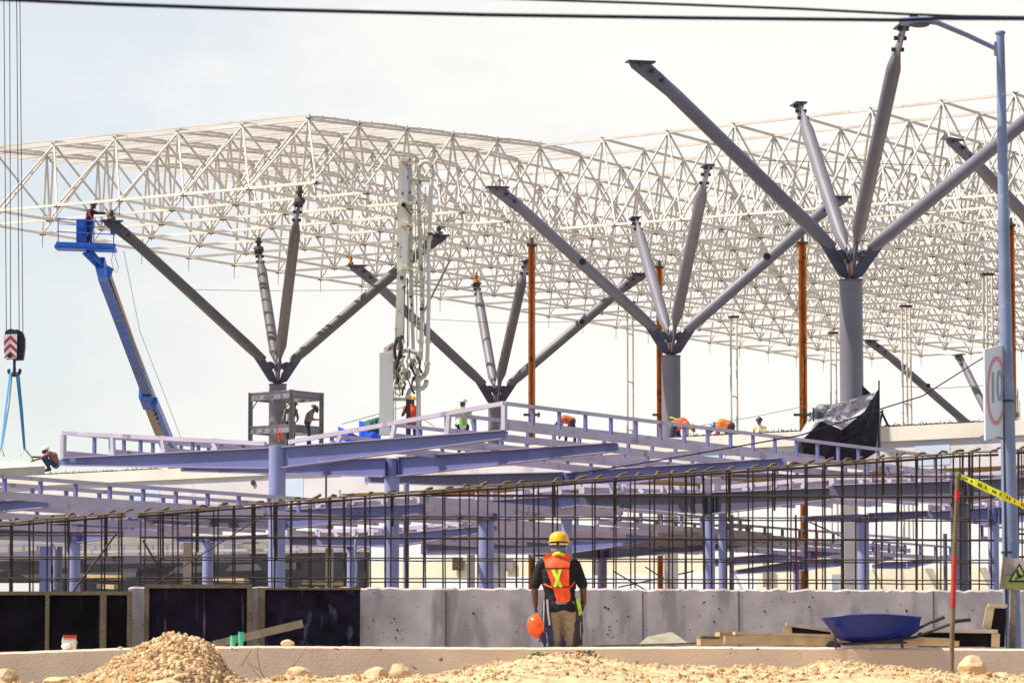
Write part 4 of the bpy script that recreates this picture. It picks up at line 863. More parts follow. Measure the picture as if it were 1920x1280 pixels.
# crane hook block with ropes, slings and slab
YC = 120.; s = YC/F
def CPt(x, y, d=0.): return at(x, y, YC+d)
rt = thing('crane_hook_block', CPt(26, 700), 'crane hook block with red and white chevrons hanging on four ropes', 'crane hook')
for x0, x1, d in ((7, 12, -.1), (18, 20, .1), (31, 36, -.1), (37, 43, .1)): MB().tube(CPt(x0, -30, d), CPt(x1, 622, d), .014, .014, 6).build('hoist_rope', M_cable, rt)
def blk(pts, y0, th): 
    m = MB(); m.prism([CPt(x, y, y0) for x, y in pts][::-1], V((0, th, 0))); return m
blk([(9, 622), (14, 618), (20, 616), (28, 618), (34, 620), (32, 672), (12, 674), (9, 650)], -.18, .12).build('cheek_plate', M_darkm, rt)
blk([(22, 620), (32, 617), (42, 622), (46, 634), (46, 650), (43, 674), (24, 675)], .0, .3).build('cheek_plate', M_black, rt)
f = blk([(7, 627), (32, 626), (31, 672), (10, 673), (7, 648)], -.215, .03).build('warning_plate', M_white, rt)
m = MB()
for k in range(3):
    y = 631+k*15; a = [(7.3, y+9), (19.5, y-3 if y-3 > 627 else 627.5), (31.7, y+9), (31.5, y+16), (19.5, y+4), (7.5, y+16)]
    P = [CPt(x, min(yy, 672), -.222) for x, yy in a]; m.prism([P[0], P[5], P[4], P[1]], V((0, .006, 0))); m.prism([P[1], P[4], P[3], P[2]], V((0, .006, 0)))
m.build('red_chevrons', M_red, f)
m = MB(); c = CPt(18.5, 667, -.25); m.tube(c, c+V((0, .05, 0)), .07, .07, 14); m.build('sheave_pin', M_black, f)
m = MB(); m.tube(CPt(27, 674), CPt(27, 690), .05, .045, 10); 
hp = [CPt(27+11*math.sin(t), 697-11*math.cos(t)) for t in [(.25+.75*k/12*2-.15)*math.pi*1.0 for k in range(13)]]
m.pipe([CPt(27+10.5*math.sin(t), 695-8.5*math.cos(t)) for t in [math.pi*(.35+1.3*k/14) for k in range(15)]], [.03]+[.055]*13+[.03], 10); m.tube(CPt(27, 688), CPt(27, 704), .05, .06, 10); m.build('hook', M_darkm, rt)
rt = thing('lifting_slings', CPt(26, 870), 'blue textile lifting slings spreading from the crane hook to the slab', 'sling')
for pts, w0, mm in (([(20, 697, -.1), (12, 760, -1), (3, 838, -2)], .07, M_strap), ([(23, 697, .1), (17, 760, .6), (4, 836, 1)], .045, M_strapg), ([(31, 697, -.1), (38, 760, .5), (46, 842, 1)], .075, M_strap), ([(35, 697, .1), (42, 770, 1.2), (47, 842, 1.3)], .045, M_strap),
        ([(46, 842, 1), (36, 857, .3), (33, 866, 0)], .05, M_strapg), ([(47, 842, 1), (58, 855, 2), (62, 862, 2.5)], .045, M_strapg), ([(3, 838, -2), (-6, 860, -2)], .05, M_strapg), ([(3, 838, -1), (8, 856, .5)], .04, M_strapg), ([(33, 864, -.35), (35, 872, -.4), (36, 876, -.4)], .12, M_strap)):
    P = [CPt(*p) for p in pts]; m = MB()
    for a, b in zip(P, P[1:]): m.bar(a, b, w0, .012, 0, V((0, 1, 0)))
    m.build('sling', mm, rt)
a = [CPt(-70, 868, -.4), CPt(52, 861, -.2), CPt(85, 870, 2.2), CPt(-40, 862, 2.5)]; 
rt = thing('precast_slab', a[0], 'long hollow concrete slab hanging level in the blue slings above the roof', 'concrete slab')
A0, A1 = CPt(-80, 869, -.5), CPt(37, 862.5, 0); B1 = CPt(84, 873, -3.4); e = (A1-A0).normalized(); w_ = B1-A1; m = MB(); m.prism([A0, A1, A1+w_, A0+w_], V((0, 0, -.26))); m.build('slab_body', M_slabp, rt)
sd_ = w_.normalized()
m = MB()
for k in range(6):
    c = A1+w_*(.36+.115*k)+UP*-.11; m.tube(c+e*.004, c+e*.012, .075, .075, 10)
m.build('core_holes', M_black, rt)
# concrete placing mast
YP = 110.; s = YP/F
def PP(x, y, d=0.): return at(x, y, YP+d)
rt = thing('concrete_pump_mast', V((PP(725, 1000).x, YP, ZR)), 'folded concrete placing boom with spattered cream pipes standing upright behind the railing', 'concrete pump')
def pb(name, x0, y0, x1, y1, d, th, m_): m = MB(); bx(m, x0, y0, x1, y1, YP+d, th); return m.build(name, m_, rt)
m = MB(); a, b = PP(712, 662), PP(738, 662); m.box(((a.x+b.x)/2, YP, (a.z+ZR)/2), (b.x-a.x, .38, a.z-ZR)); m.build('mast_column', M_pumpw, rt)
m = MB(); m.prism([PP(718, 662, -.15), PP(720, 652, -.15), PP(737, 641, -.15), PP(739, 662, -.15)], V((0, .3, 0))); tb = m.build('tapered_head', M_pumpw, rt)
m = MB()
for k in range(2): m.prism([PP(720+k*7, 660-k*2, -.155), PP(724+k*7, 660-k*2, -.155), PP(737, 651-k*6, -.155), PP(733, 650-k*5, -.155)], V((0, .004, 0)))
m.build('red_stripes', M_signr, tb)
m = MB(); m.bar(PP(757, 300), PP(753, 505), .30, .24, 0, V((0, 1, 0))); m.bar(PP(753, 505), PP(748, 655), .26, .30, 0, V((0, 1, 0))); m.build('folding_section', M_pump, rt)
m = MB(); m.bar(PP(768, 308, .1), PP(771, 520, .1), .12, .16, 0, V((0, 1, 0))); m.bar(PP(771, 520, .1), PP(775, 658, .1), .10, .12, 0, V((0, 1, 0))); m.build('folding_section', M_pump, rt)
pb('cover_plate', 753, 432, 764, 503, -.22, .03, M_pumpw)
pb('cover_plate', 757, 312, 763, 375, -.22, .03, M_panelblue)
for y in (300, 380, 421, 503): 
    m = MB(); m.bar(PP(752, y, -.1), PP(775, y+2, -.1), .30, .10); m.build('pivot_bracket', M_pump, rt)
m = MB(); m.tube(PP(757, 384, -.3), PP(757, 384, .2), .07, .07, 10); m.pipe([PP(757, 384, -.3), PP(763, 392, -.3), PP(770, 402, -.3), PP(776, 398, -.3)], .02, 6); m.build('hydraulic_joint', M_black, rt)
pr = .062
m = MB(); m.pipe([PP(789, 675), PP(792, 560), PP(787, 440), PP(785, 330), PP(785, 318)], pr, 12); m.build('delivery_pipe', M_pump, rt)
m = MB(); m.pipe([PP(785, 320), PP(786, 311), PP(791, 305), PP(799, 303), PP(807, 307), PP(810, 316), PP(810, 326)], pr*1.1, 12); m.build('pipe_bend', M_pump, rt)
m = MB(); m.pipe([PP(810, 324), PP(806, 420), PP(803, 480), PP(804, 560), PP(801, 690)], pr*.95, 12); m.build('delivery_pipe', M_pumpw, rt)
m = MB(); m.pipe([PP(801, 688), PP(800, 697), PP(795, 705), PP(788, 709)], pr*1.2, 12); m.build('pipe_bend', M_pump, rt)
m = MB(); m.pipe([PP(800, 712), PP(798, 722), PP(792, 728), PP(784, 729), PP(776, 727), PP(769, 731), PP(765, 740), PP(765, 748)], pr*1.15, 12); m.build('pipe_bend', M_pumpd if False else M_pump, rt)
m = MB(); m.pipe([PP(765, 746), PP(766, 790), PP(766, 812), PP(767, 860)], pr*1.1, 12); m.build('rubber_hose', M_pumpd, rt)
m = MB(); m.pipe([PP(783, 690), PP(785, 750), PP(784, 800), PP(784, 850)], .07, 4); m.build('support_leg', M_pumpw, rt)
m = MB(); m.pipe([PP(752, 660, -.2), PP(760, 657, -.2), PP(772, 658, -.2), PP(781, 662, -.2), PP(786, 672, -.2), PP(785, 682, -.2)], .07, 10); m.build('pipe_bend', M_pump, rt)
for x, y in ((789, 330), (788, 400), (790, 470), (792, 520), (790, 602), (789, 640), (810, 330), (805, 445), (803, 470), (803, 640), (801, 682), (766, 745), (784, 712), (785, 662)):
    m = MB(); c = PP(x, y); m.tube(c-UP*.05, c+UP*.05, pr*1.55, pr*1.55, 10); m.build('pipe_clamp', M_pump, rt)
for y in (338, 447, 535, 610): 
    m = MB(); m.bar(PP(770, y, .1), PP(810 if y < 500 else 792, y+2, .05), .06, .07); m.build('pipe_bracket', M_pump, rt)
m = MB(); m.pipe([PP(745, 632, -.3), PP(751, 645, -.3), PP(750, 665, -.35), PP(744, 682, -.3), PP(741, 670, -.3), PP(739, 650, -.3), PP(744, 636, -.3)], .055, 8); m.pipe([PP(748, 634, -.35), PP(752, 650, -.4), PP(746, 676, -.35), PP(741, 690, -.3)], .05, 8); m.build('hose_bundle', M_pumpd, rt)
for k in range(22):
    x, y = 740+rnd.uniform(0, 44), 655+rnd.uniform(0, 56); m = MB(); m.pipe([PP(x, y, -.3), PP(x+rnd.uniform(-5, 8), y+10, -.36), PP(x+rnd.uniform(-6, 6), y+22, -.34), PP(x+rnd.uniform(-4, 10), y+32, -.3)], rnd.choice([.018, .025, .032]), 6); m.build('hose', rnd.choice([M_pumpd, M_pump, M_pump]), rt)
m = MB(); c = PP(760, 702); m.tube(c-V((0, .2, 0)), c+V((0, .15, 0)), .17, .17, 18); m.tube(c-V((0, .26, 0)), c+V((0, .2, 0)), .09, .09, 12); m.build('slewing_drum', M_pump, rt)
m = MB(); m.tube(PP(744, 700, -.15), PP(744, 700, .15), .12, .12, 14); m.build('pulley_housing', M_pump, rt)
pb('gear_block', 738, 676, 752, 720, -.1, .3, M_pump); pb('gear_block', 768, 672, 780, 690, -.1, .25, M_pump)
for y in (724, 745): pb('ladder_step', 739, y, 760, y+6, -.1, .12, M_pump)
m = MB()
for x in (738, 742): m.tube(PP(x, 700, -.15), PP(x, 850, -.15), .016, .016, 6)
for y in range(755, 850, 9): m.tube(PP(738, y, -.15), PP(742, y, -.15), .010, .010, 5)
m.build('climbing_ladder', M_pump, rt)
m = MB(); m.pipe([PP(764, 520, .1), PP(764, 655, .1)], .014, 6); m.pipe([PP(759, 540, -.2), PP(757, 640, -.2)], .012, 6); m.build('control_line', M_pumpd, rt)
MB().tube(at(843, 489, 140), at(792, 590, 125), .035, .035, 6).build('stay_cable', M_pumpd, label='taut dark stay cable from the roof down to the pump mast', cat='cable', group='site wires')
for k in range(26):
    x = rnd.choice((754, 757, 771, 789, 790, 803, 806)); y = rnd.uniform(320, 690); m = MB(); c = PP(x+rnd.uniform(-2, 2), y, -.16); m.box(c, (rnd.uniform(.05, .16), .1, rnd.uniform(.04, .12))); m.build('fitting', rnd.choice([M_pump, M_pumpw, M_pumpd]), rt)
for x0, x1, y0, y1 in ((762, 766, 320, 500), (779, 781, 340, 640), (797, 794, 350, 640), (768, 766, 520, 650)):
    m = MB(); m.pipe([PP(x0+(x1-x0)*k/8+rnd.uniform(-1, 1), y0+(y1-y0)*k/8, -.1) for k in range(9)], .016, 6); m.build('hose', rnd.choice([M_pump, M_pumpw]), rt)
# welding frame around the leftmost column
YW1 = 143.5
rt = thing('welding_frame', at(535, 830, YW1), 'open box frame of grey steel beams around the leftmost column where two men weld', 'steel frame')
cor = {'a': at(470, 736, 145.4), 'b': at(547, 730, 141.4), 'c': at(603, 736, 143.6), 'd': at(527, 742, 147.6)}
for k, p in cor.items():
    m = MB(); z0 = EYE+8.4
    for sgn in (-1, 1): m.box((p.x+sgn*.075, p.y, (p.z+z0)/2), (.022, .17, p.z-z0))
    m.box((p.x, p.y, (p.z+z0)/2), (.13, .02, p.z-z0)); m.build('corner_post', M_armd if k == 'd' else M_arm, rt)
for k1, k2 in (('a', 'b'), ('b', 'c'), ('c', 'd'), ('d', 'a')):
    for dz in (0, -1.30):
        p, q = cor[k1]+UP*(dz-.02), cor[k2]+UP*(dz-.02); e = (q-p).normalized()*.1; m = MB(); m.ibeam(p+e, q-e, .30, .30, .14, .025, .02)
        b = m.build('frame_beam', [M_arm, M_arm], rt)
for x, y, x2, y2 in ((472, 768, 483, 751), (527, 776, 544, 754)): MB().bar(at(x, y, 143.5), at(x2, y2, 143.5), .04, .04).build('knee_brace', M_armd, rt)
for x, y0, y1, mm in ((518, 791, 820, M_red), (521, 800, 828, M_hvo), (526, 805, 822, M_hvo), (530, 812, 826, M_hvo)):
    MB().pipe([at(x, y0, 140.8), at(x+1, (y0+y1)/2, 140.8), at(x+2, y1, 140.8)], .015, 6).build('hanging_strap', mm, label={791: 'bright red strap hanging from the lower beam of the welding frame', 800: 'long orange strap just right of the red one', 805: 'middle orange strap hanging in the welding frame', 812: 'lowest short orange strap in the welding frame'}[y0], cat='strap', group='straps on the welding frame')
# black plastic shelter
YS = 103.5
def SP_(x, y, d=0.): return at(x, y, YS+d)
rt = thing('plastic_shelter', SP_(1570, 900), 'black plastic sheet shelter sagging over poles beside the tallest column', 'shelter')
TOP = [[(1489, 829, .3), (1507, 800, .2), (1525, 768, .1), (1535, 757, 1.2)], [(1503, 826, -.3), (1525, 790, -.1), (1545, 775, .4), (1560, 758, 1.6)], [(1540, 789, -.8), (1556, 790, -.3), (1575, 772, .6), (1592, 750, 1.9)], [(1578, 806, -1.), (1590, 790, -.3), (1606, 765, .8), (1620, 741, 1.9)], [(1620, 772, -.7), (1628, 762, 0), (1634, 750, .9), (1640, 736, 1.8)], [(1648, 728, -.3), (1648, 728.5, .3), (1648, 729, 1.), (1648, 729, 1.6)]]
def sheet(grid, sub, mats, name, parent, amp=.05, seed=0.):
    nu, nv = len(grid)-1, len(grid[0])-1; mb = MB(); R, C = nu*sub, nv*sub; G = [[V(p) for p in row] for row in grid]
    def ev(u, v):
        i = min(int(u), nu-1); j = min(int(v), nv-1); a, b = u-i, v-j; sa, sb = a*a*(3-2*a), b*b*(3-2*b); sa = a*.6+sa*.4
        return (G[i][j]*(1-sa)+G[i+1][j]*sa)*(1-b)+(G[i][j+1]*(1-sa)+G[i+1][j+1]*sa)*b
    for i in range(R+1):
        for j in range(C+1):
            p = ev(i/sub, j/sub); u, v = i/R, j/C; e = min(u, 1-u, .15)*min(v, 1-v, .15)/.0225
            a1, a2 = i/sub, j/sub; d = noise.noise(V((a1*2.6+seed+a2*.8, a2*.8, 0)))*.8+noise.noise(V((a1*.9-a2*1.5, a2*3.2, seed)))*.6+.45*abs(noise.noise(V((a1*5+a2*3, a2*2.2, seed))))-.2*abs(noise.noise(V((a1*9, a2*7, seed))))
            mb.v.append(p+V((d*.3, -d, d*.5))*amp*(.3+.7*e))
    for i in range(R):
        for j in range(C): mb.f.append([i*(C+1)+j, (i+1)*(C+1)+j, (i+1)*(C+1)+j+1, i*(C+1)+j+1]); mb.m.append(0); mb.sm.append(True)
    return mb.build(name, mats, parent)
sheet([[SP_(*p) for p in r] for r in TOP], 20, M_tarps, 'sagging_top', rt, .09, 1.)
FR = [[(1489, 829, .3), (1491, 845, .3), (1487, 862, .4)], [(1503, 826, -.3), (1506, 842, -.2), (1505, 862, 0)], [(1540, 789, -.8), (1538, 825, -.5), (1536, 862, -.3)], [(1578, 806, -1.), (1577, 830, -.7), (1577, 870, -.5)], [(1620, 772, -.7), (1616, 815, -.5), (1612, 866, -.3)], [(1648, 728, -.3), (1649, 790, -.3), (1640, 850, -.2)]]
sheet([[SP_(*p) for p in r] for r in FR], 18, M_tarp, 'front_sheet', rt, .10, 7.)
SDE = [[(1648, 728, -.3), (1649, 790, -.3), (1640, 850, -.2)], [(1648, 728.5, .8), (1650, 790, .8), (1648, 845, .8)], [(1648, 729, 1.6), (1652, 790, 1.8), (1652, 845, 1.8)]]
sheet([[SP_(*p) for p in r] for r in SDE], 14, M_tarp, 'side_sheet', rt, .06, 4.)
for x, y, y1 in ((1525, 764, 840), (1648, 713, 850), (1578, 804, 880)): MB().tube(SP_(x, y1, -.02), SP_(x, y, -.02), .025, .025, 6).build('pole', M_darkm, rt)
m = MB(); m.prism([SP_(1617, 722, 3), SP_(1634, 738, 3), SP_(1617, 742, 3)], V((0, .1, 0))); m.build('loose_flap', M_tarp, rt)
m = MB(); m.bar(SP_(1652, 770, 1), SP_(1665, 798, 1), .06, .06); m.bar(SP_(1655, 768, 1), SP_(1650, 795, 1), .05, .05); m.build('prop', M_darkm, rt)
for x0, y0, x1, y1, lab in ((1488, 846, 1520, 856, 'black sheet scrap hanging under the left end of the shelter'), (1484, 862, 1506, 872, 'lowest black sheet scrap below the shelter'), (1570, 858, 1600, 862, 'thin black sheet scrap between the rails below the shelter')):
    m = MB(); bx(m, x0, y0, x1, y1, YS+1, .1); m.build('sheet_scrap', M_tarp, label=lab, cat='plastic sheet', group='black sheet scraps')
# green and blue sheets by the pump
Yg = 111.5
def gp(x, y, d=0.): return at(x, y, Yg+d)
g_ = sheet([[gp(677, 792, .3), gp(679, 806, 0), gp(685, 822, 0)], [gp(690, 787, .3), gp(692, 800, -.3), gp(697, 818, -.2)], [gp(703, 783, .3), gp(704, 798, -.1), gp(706, 822, 0)], [gp(713, 781, .3), gp(714, 800, 0), gp(714, 830, 0)]], 7, M_green, 'green_sheet', None, .12, 3.)
setp(g_, 'dark green netting draped left of the pump column', 'netting')
for grid, lab, sd2 in (([[gp(673, 788, -.2), gp(673, 825, -.2)], [gp(680, 790, -.35), gp(682, 832, -.35)], [gp(690, 808, -.5), gp(692, 834, -.5)], [gp(712, 812, -.5), gp(713, 834, -.5)]], 'bright blue tarp hanging under the green netting', 5.), ([[gp(634, 799, .1), gp(634, 824, .1)], [gp(650, 806, -.2), gp(650, 828, -.2)], [gp(674, 818, .1), gp(674, 832, .1)]], 'low blue tarp slumped left of the green netting', 8.)):
    o = sheet(grid, 8, M_bluetarp, 'blue_tarp', None, .08, sd2); setp(o, lab, 'tarp', 'blue tarps on the roof')
# wheelbarrow
YH = 44.2; s = YH/F
def WP(x, y, d=0.): return at(x, y, YH+d)
rt = thing('wheelbarrow', WP(1640, 1212), 'dark blue wheelbarrow standing on the ledge with its handles to the right', 'wheelbarrow')
rim = [(1541, 1159), (1556, 1157), (1585, 1154), (1625, 1152.5), (1660, 1153), (1695, 1155.5), (1723, 1158)]; bot = [(1566, 1192), (1578, 1200), (1600, 1203), (1632, 1203), (1665, 1201), (1697, 1197), (1721, 1183)]
hw_t = [.10, .22, .30, .32, .32, .30, .24]; hw_b = [.05, .10, .15, .17, .17, .14, .10]; rings = []
for (x, y), (x2, y2), wt, wb in zip(rim, bot, hw_t, hw_b):
    r = []
    for k in range(13):
        t = -1+2*k/12; f = abs(t)**1.0; h = max(0, (abs(t)-.35)/.65); c = WP(x2, y2)*(1-h)+WP(x, y)*h; wd2 = wb*min(1, abs(t)/.35)+(wt-wb)*h; r.append(c+V((0, math.copysign(wd2, t) if t else 0, 0)))
    rings.append(r)
m = MB(); vs = [p for r in rings for p in r]; m.add(vs, [[i*13+k, i*13+k+1, (i+1)*13+k+1, (i+1)*13+k] for i in range(6) for k in range(12)], 0, True)
m.add(rings[0], [list(range(13))]); m.add(rings[-1], [list(range(13))[::-1]]); tr = m.build('tray', M_barrow, rt)
m = MB(); lo = [r[0] for r in rings]; hi = [r[-1] for r in rings][::-1]; m.pipe(lo+hi+[lo[0]], .011, 8); m.build('rolled_rim', M_barrow, tr)
for d in (-.27, .24):
    m = MB(); o = 1 if d < 0 else 0; m.pipe([WP(1580, 1207, d*.6), WP(1650, 1203, d*.8), WP(1715, 1194, d), WP(1755+o*30, 1178-o*10, d), WP(1772+o*24, 1163+o*1, d*1.05)] if o else [WP(1600, 1206, d*.6), WP(1690, 1199, d*.9), WP(1718, 1180, d), WP(1740, 1168, d), WP(1750, 1164, d)], .018, 8); m.build('handle', M_black, rt)
    a, b = (WP(1782, 1165, d*1.05), WP(1820, 1161, d*1.05)) if o else (WP(1748, 1165, d), WP(1771, 1156, d)); MB().tube(a, b, .023, .023, 10).build('grip', M_black, rt)
for x in (1566, 1691):
    for d in (-.2, .2): MB().bar(WP(x, 1172 if x < 1600 else 1193, d), WP(x+1, 1214, d), .03, .03, 0, V((0, 1, 0))).build('support_leg', M_darkm, rt)
m = MB(); c = WP(1562, 1216); m.tube(c-V((0, .04, 0)), c+V((0, .04, 0)), .095, .095, 20); m.build('wheel', M_black, rt)
m = MB(); m.bar(WP(1552, 1206, -.1), WP(1700, 1204, -.15), .03, .025); m.bar(WP(1552, 1206, .1), WP(1700, 1204, .15), .03, .025); m.build('under_frame', M_darkm, rt)
# ---------------------------------------------------------------- people
J0 = dict(pel=(0, 0, .95), che=(0, 0, 1.28), nek=(0, 0, 1.47), hed=(0, 0, 1.60), lsh=(-.19, 0, 1.40), rsh=(.19, 0, 1.40), lel=(-.25, 0, 1.13), rel=(.25, 0, 1.13),
          lwr=(-.27, -.06, .88), rwr=(.27, -.06, .88), lhi=(-.10, 0, .92), rhi=(.10, 0, .92), lkn=(-.11, -.01, .50), rkn=(.11, -.01, .50), lan=(-.12, .02, .08), ran=(.12, .02, .08), lto=(-.13, -.15, .04), rto=(.13, -.15, .04))
def remesh(mb, vox, smooth=3):
    me = bpy.data.meshes.new('tmp'); me.from_pydata(mb.v, [], mb.f); o = bpy.data.objects.new('tmp', me); COL.objects.link(o)
    md = o.modifiers.new('r', 'REMESH'); md.mode = 'VOXEL'; md.voxel_size = vox; md.use_smooth_shade = True
    dg = bpy.context.evaluated_depsgraph_get(); em = bpy.data.meshes.new_from_object(o.evaluated_get(dg)); bpy.data.objects.remove(o)
    bm = bmesh.new(); bm.from_mesh(em)
    for _ in range(smooth): bmesh.ops.smooth_vert(bm, verts=bm.verts, factor=.5, use_axis_x=True, use_axis_y=True, use_axis_z=True)
    bm.to_mesh(em); bm.free(); return em
def segd(p, a, b, ra, rb):
    ab = b-a; t = max(0, min(1, (p-a).dot(ab)/max(ab.length_squared, 1e-9))); return (p-a-ab*t).length-(ra+(rb-ra)*t)
def person(px, py, Y, label, pose=None, mats=None, vest=None, helmet=None, scale=1., vox=.022, hside=(0, -1, 0), long_sleeve=False, group='site workers', harness=None):
    """px, py: pixel of the ground point between the feet"""
    base = at(px, py, Y); root = thing('person', base, label, 'person', group); J = {k: V(v) for k, v in J0.items()}
    for k, v in (pose or {}).items(): J[k] = V(v)
    mt = dict(top=M_shirt, legs=M_jean, shoe=M_shoe, skin=M_skin); mt.update(mats or {})
    B = []
    def bone(a, b, ra, rb, k): B.append((J[a] if isinstance(a, str) else a, J[b] if isinstance(b, str) else b, ra, rb, k))
    bone('pel', 'che', .145, .155, 1); bone('che', 'nek', .15, .09, 1); bone('lsh', 'rsh', .085, .085, 1); bone('nek', 'hed', .058, .062, 0)
    for sd in 'lr':
        bone(sd+'sh', sd+'el', .066, .052, 1); bone(sd+'el', sd+'wr', .046, .033, 1 if long_sleeve else 0)
        d = (J[sd+'wr']-J[sd+'el']).normalized(); B.append((J[sd+'wr'], J[sd+'wr']+d*.09, .036, .04, 0)); B.append((J[sd+'wr']+d*.09, J[sd+'wr']+d*.15, .032, .02, 0))
        bone(sd+'hi', sd+'kn', .095, .068, 2); bone(sd+'kn', sd+'an', .066, .05, 2); bone(sd+'an', sd+'to', .05, .04, 3); bone('pel', sd+'hi', .13, .10, 2)
    mb = MB()
    for a, b, ra, rb, k in B: mb.tube(a, b, ra, rb, 12); mb.ell(a, (ra,)*3, 0, 12, 8); mb.ell(b, (rb,)*3, 0, 12, 8)
    hd = J['hed']; f = V(hside).normalized(); rt_ = f.cross(UP).normalized()
    mb.ell(hd+UP*.05, (.078, .095, .12), ax=(rt_, f, UP)); mb.ell(hd+f*.095+UP*.035, (.018, .025, .03), 0, 8, 6); mb.ell(hd+f*.07-UP*.03, (.045, .035, .035), 0, 8, 6)
    for sgn in (-1, 1): mb.ell(hd+rt_*(.08*sgn)+UP*.04, (.014, .025, .035), 0, 8, 6, (rt_, f, UP))
    B.append((hd, hd+UP*.1, .09, .09, 0))
    em = remesh(mb, vox, 2); mats_ = [mt['skin'], mt['top'], mt['legs'], mt['shoe']]
    for m_ in mats_: em.materials.append(m_)
    ks = []
    for p in em.polygons:
        c = p.center; k = min(B, key=lambda q: segd(c, q[0], q[1], q[2], q[3]))[4]; p.material_index = k; p.use_smooth = True; ks.append(k)
    o = bpy.data.objects.new('body', em); COL.objects.link(o); o.parent = root; ROOT[o] = ROOT[root]; o.scale = (scale,)*3
    def loc(v): return base+V(v)*scale
    if vest:
        up = (J['nek']-J['pel']).normalized(); L_ = (J['nek']-J['pel']).length; vb = MB(); used = {}; fs = []
        for p, k in zip(em.polygons, ks):
            h = (p.center-J['pel']).dot(up)/L_
            dl = min((p.center-J['lel']).length, (p.center-J['rel']).length)
            if k == 1 and .02 < h < 1.0 and dl > .2 and min((p.center-J['lsh']).length, (p.center-J['rsh']).length) > .075: fs.append(list(p.vertices))
        for fc in fs:
            for i in fc:
                if i not in used: used[i] = len(used)
        vs = [None]*len(used)
        for i, n_ in used.items(): v = em.vertices[i]; vs[n_] = loc(v.co+v.normal*.014)
        vb.add(vs, [[used[i] for i in fc] for fc in fs], 0, True); vo = vb.build('vest', vest[0], root)
        if len(vest) > 1:
            st = MB()
            for sx in (-.09, .09):
                x, y = (J['rsh']-J['lsh']).normalized(), f
                for sg in (-1, 1):
                    a = J['nek']+x*sx-UP*.02+y*(.10*sg); b = J['pel']+UP*.12+x*sx*1.1+y*(.165*sg); c = (a+b)/2+y*(.05*sg); st.pipe([loc(a), loc(c), loc(b)], .016, 5)
            st.build('reflective_band', vest[1], vo)
    if harness:
        hb = MB(); x = (J['rsh']-J['lsh']).normalized()
        for sg in (-1, 1): hb.pipe([loc(J['lsh']+V((.06, .10*sg, .05))), loc(J['che']+V((0, .165*sg, 0))), loc(J['rhi']+V((.05, .10*sg, .05)))], .022, 6); hb.pipe([loc(J['rsh']+V((-.06, .10*sg, .05))), loc(J['che']+V((0, .165*sg, 0))), loc(J['lhi']+V((-.05, .10*sg, .05)))], .022, 6)
        hb.build('harness', harness, root)
    if helmet:
        hm = MB(); c = loc(hd+UP*.075); hm.ell(c, (.125*scale, .15*scale, .13*scale), 0, 18, 8, (rt_, f, UP), lo=-.05); hm.ell(c+f*.05*scale-UP*.004, (.14*scale, .18*scale, .014*scale), 0, 18, 4, (rt_, f, UP)); hm.build('hard_hat', helmet, root)
    return root, J, base, em
stand_l = dict(lto=(-.25, 0, .04), rto=(-.02, -.02, .04))
# man in green vest
person(868, 856, 113.5, 'man in white hard hat, white shirt and lime vest standing by the railing', dict(lwr=(-.22, -.16, .98), rwr=(.30, -.10, .88)), dict(top=M_white, legs=M_jean), (M_tapey if False else mat('lime_vest', (.25, .60, .06), .7), M_white), M_helmw, hside=(-.8, -.6, 0), long_sleeve=True)
# man in the lift basket
person(166, 462, 142.9, 'man in harness standing in the blue lift basket, reaching to the arm end', dict(che=(.05, 0, 1.27), nek=(.10, 0, 1.43), hed=(.17, 0, 1.53), lsh=(.05, .18, 1.37), rsh=(.12, -.18, 1.37), lel=(.28, .15, 1.30), rel=(.32, -.12, 1.28), lwr=(.50, .1, 1.28), rwr=(.52, -.05, 1.30), lkn=(.02, .1, .5), rkn=(.1, -.08, .5), lan=(-.05, .1, .08), ran=(.1, -.1, .08), lto=(.10, .1, .04), rto=(.25, -.1, .04)), dict(top=mat('navy_jacket', (.03, .025, .06), .9), legs=mat('blue_jeans', (.06, .09, .2), .9)), None, M_darkm, hside=(1, 0, .2), harness=M_hvo, long_sleeve=True)
# crouching man
person(92, 884, 139.0, 'man in white helmet crouching on the roof edge and steadying the hanging slab', dict(pel=(.22, 0, .24), che=(.13, 0, .52), nek=(-.02, 0, .62), hed=(-.14, 0, .66), lsh=(.05, .19, .60), rsh=(.02, -.19, .60), lel=(-.2, .2, .50), rel=(-.22, -.2, .46), lwr=(-.46, .15, .50), rwr=(-.46, -.15, .38), lhi=(.2, .1, .24), rhi=(.2, -.1, .24), lkn=(-.18, .18, .44), rkn=(-.16, -.18, .40), lan=(.02, .16, .08), ran=(.04, -.16, .08), lto=(-.15, .18, .04), rto=(-.13, -.18, .04)), dict(top=mat('faded_pink_shirt', (.30, .15, .15), .9), legs=mat('teal_jeans', (.03, .07, .13), .9)), None, M_helmw, hside=(-.9, -.2, -.15), scale=1.12, harness=M_hvo)
# welders
weld = dict(pel=(-.05, 0, .95), che=(.02, 0, 1.20), nek=(.13, 0, 1.36), hed=(.22, 0, 1.42), lsh=(.05, .18, 1.32), rsh=(.08, -.18, 1.32), lel=(.12, .18, 1.06), rel=(.15, -.2, 1.04), lwr=(.38, .1, 1.06), rwr=(.40, -.12, 1.04), lhi=(-.05, .09, .9), rhi=(-.05, -.09, .9), lkn=(0, .1, .5), rkn=(.02, -.1, .5), lan=(-.05, .1, .08), ran=(.05, -.1, .08), lto=(.1, .1, .04), rto=(.2, -.1, .04))
rw, Jw, bw, _ = person(579, 838, 142.0, 'welder in drab jacket and dark mask leaning right inside the welding frame', weld, dict(top=M_drab, legs=M_jean), None, M_darkm, hside=(.9, 0, -.35), long_sleeve=True, scale=1.0)
m = MB(); c = bw+Jw['hed']+V((.10, 0, .02)); m.ell(c, (.05, .11, .14)); m.build('welding_mask', M_black, rw)
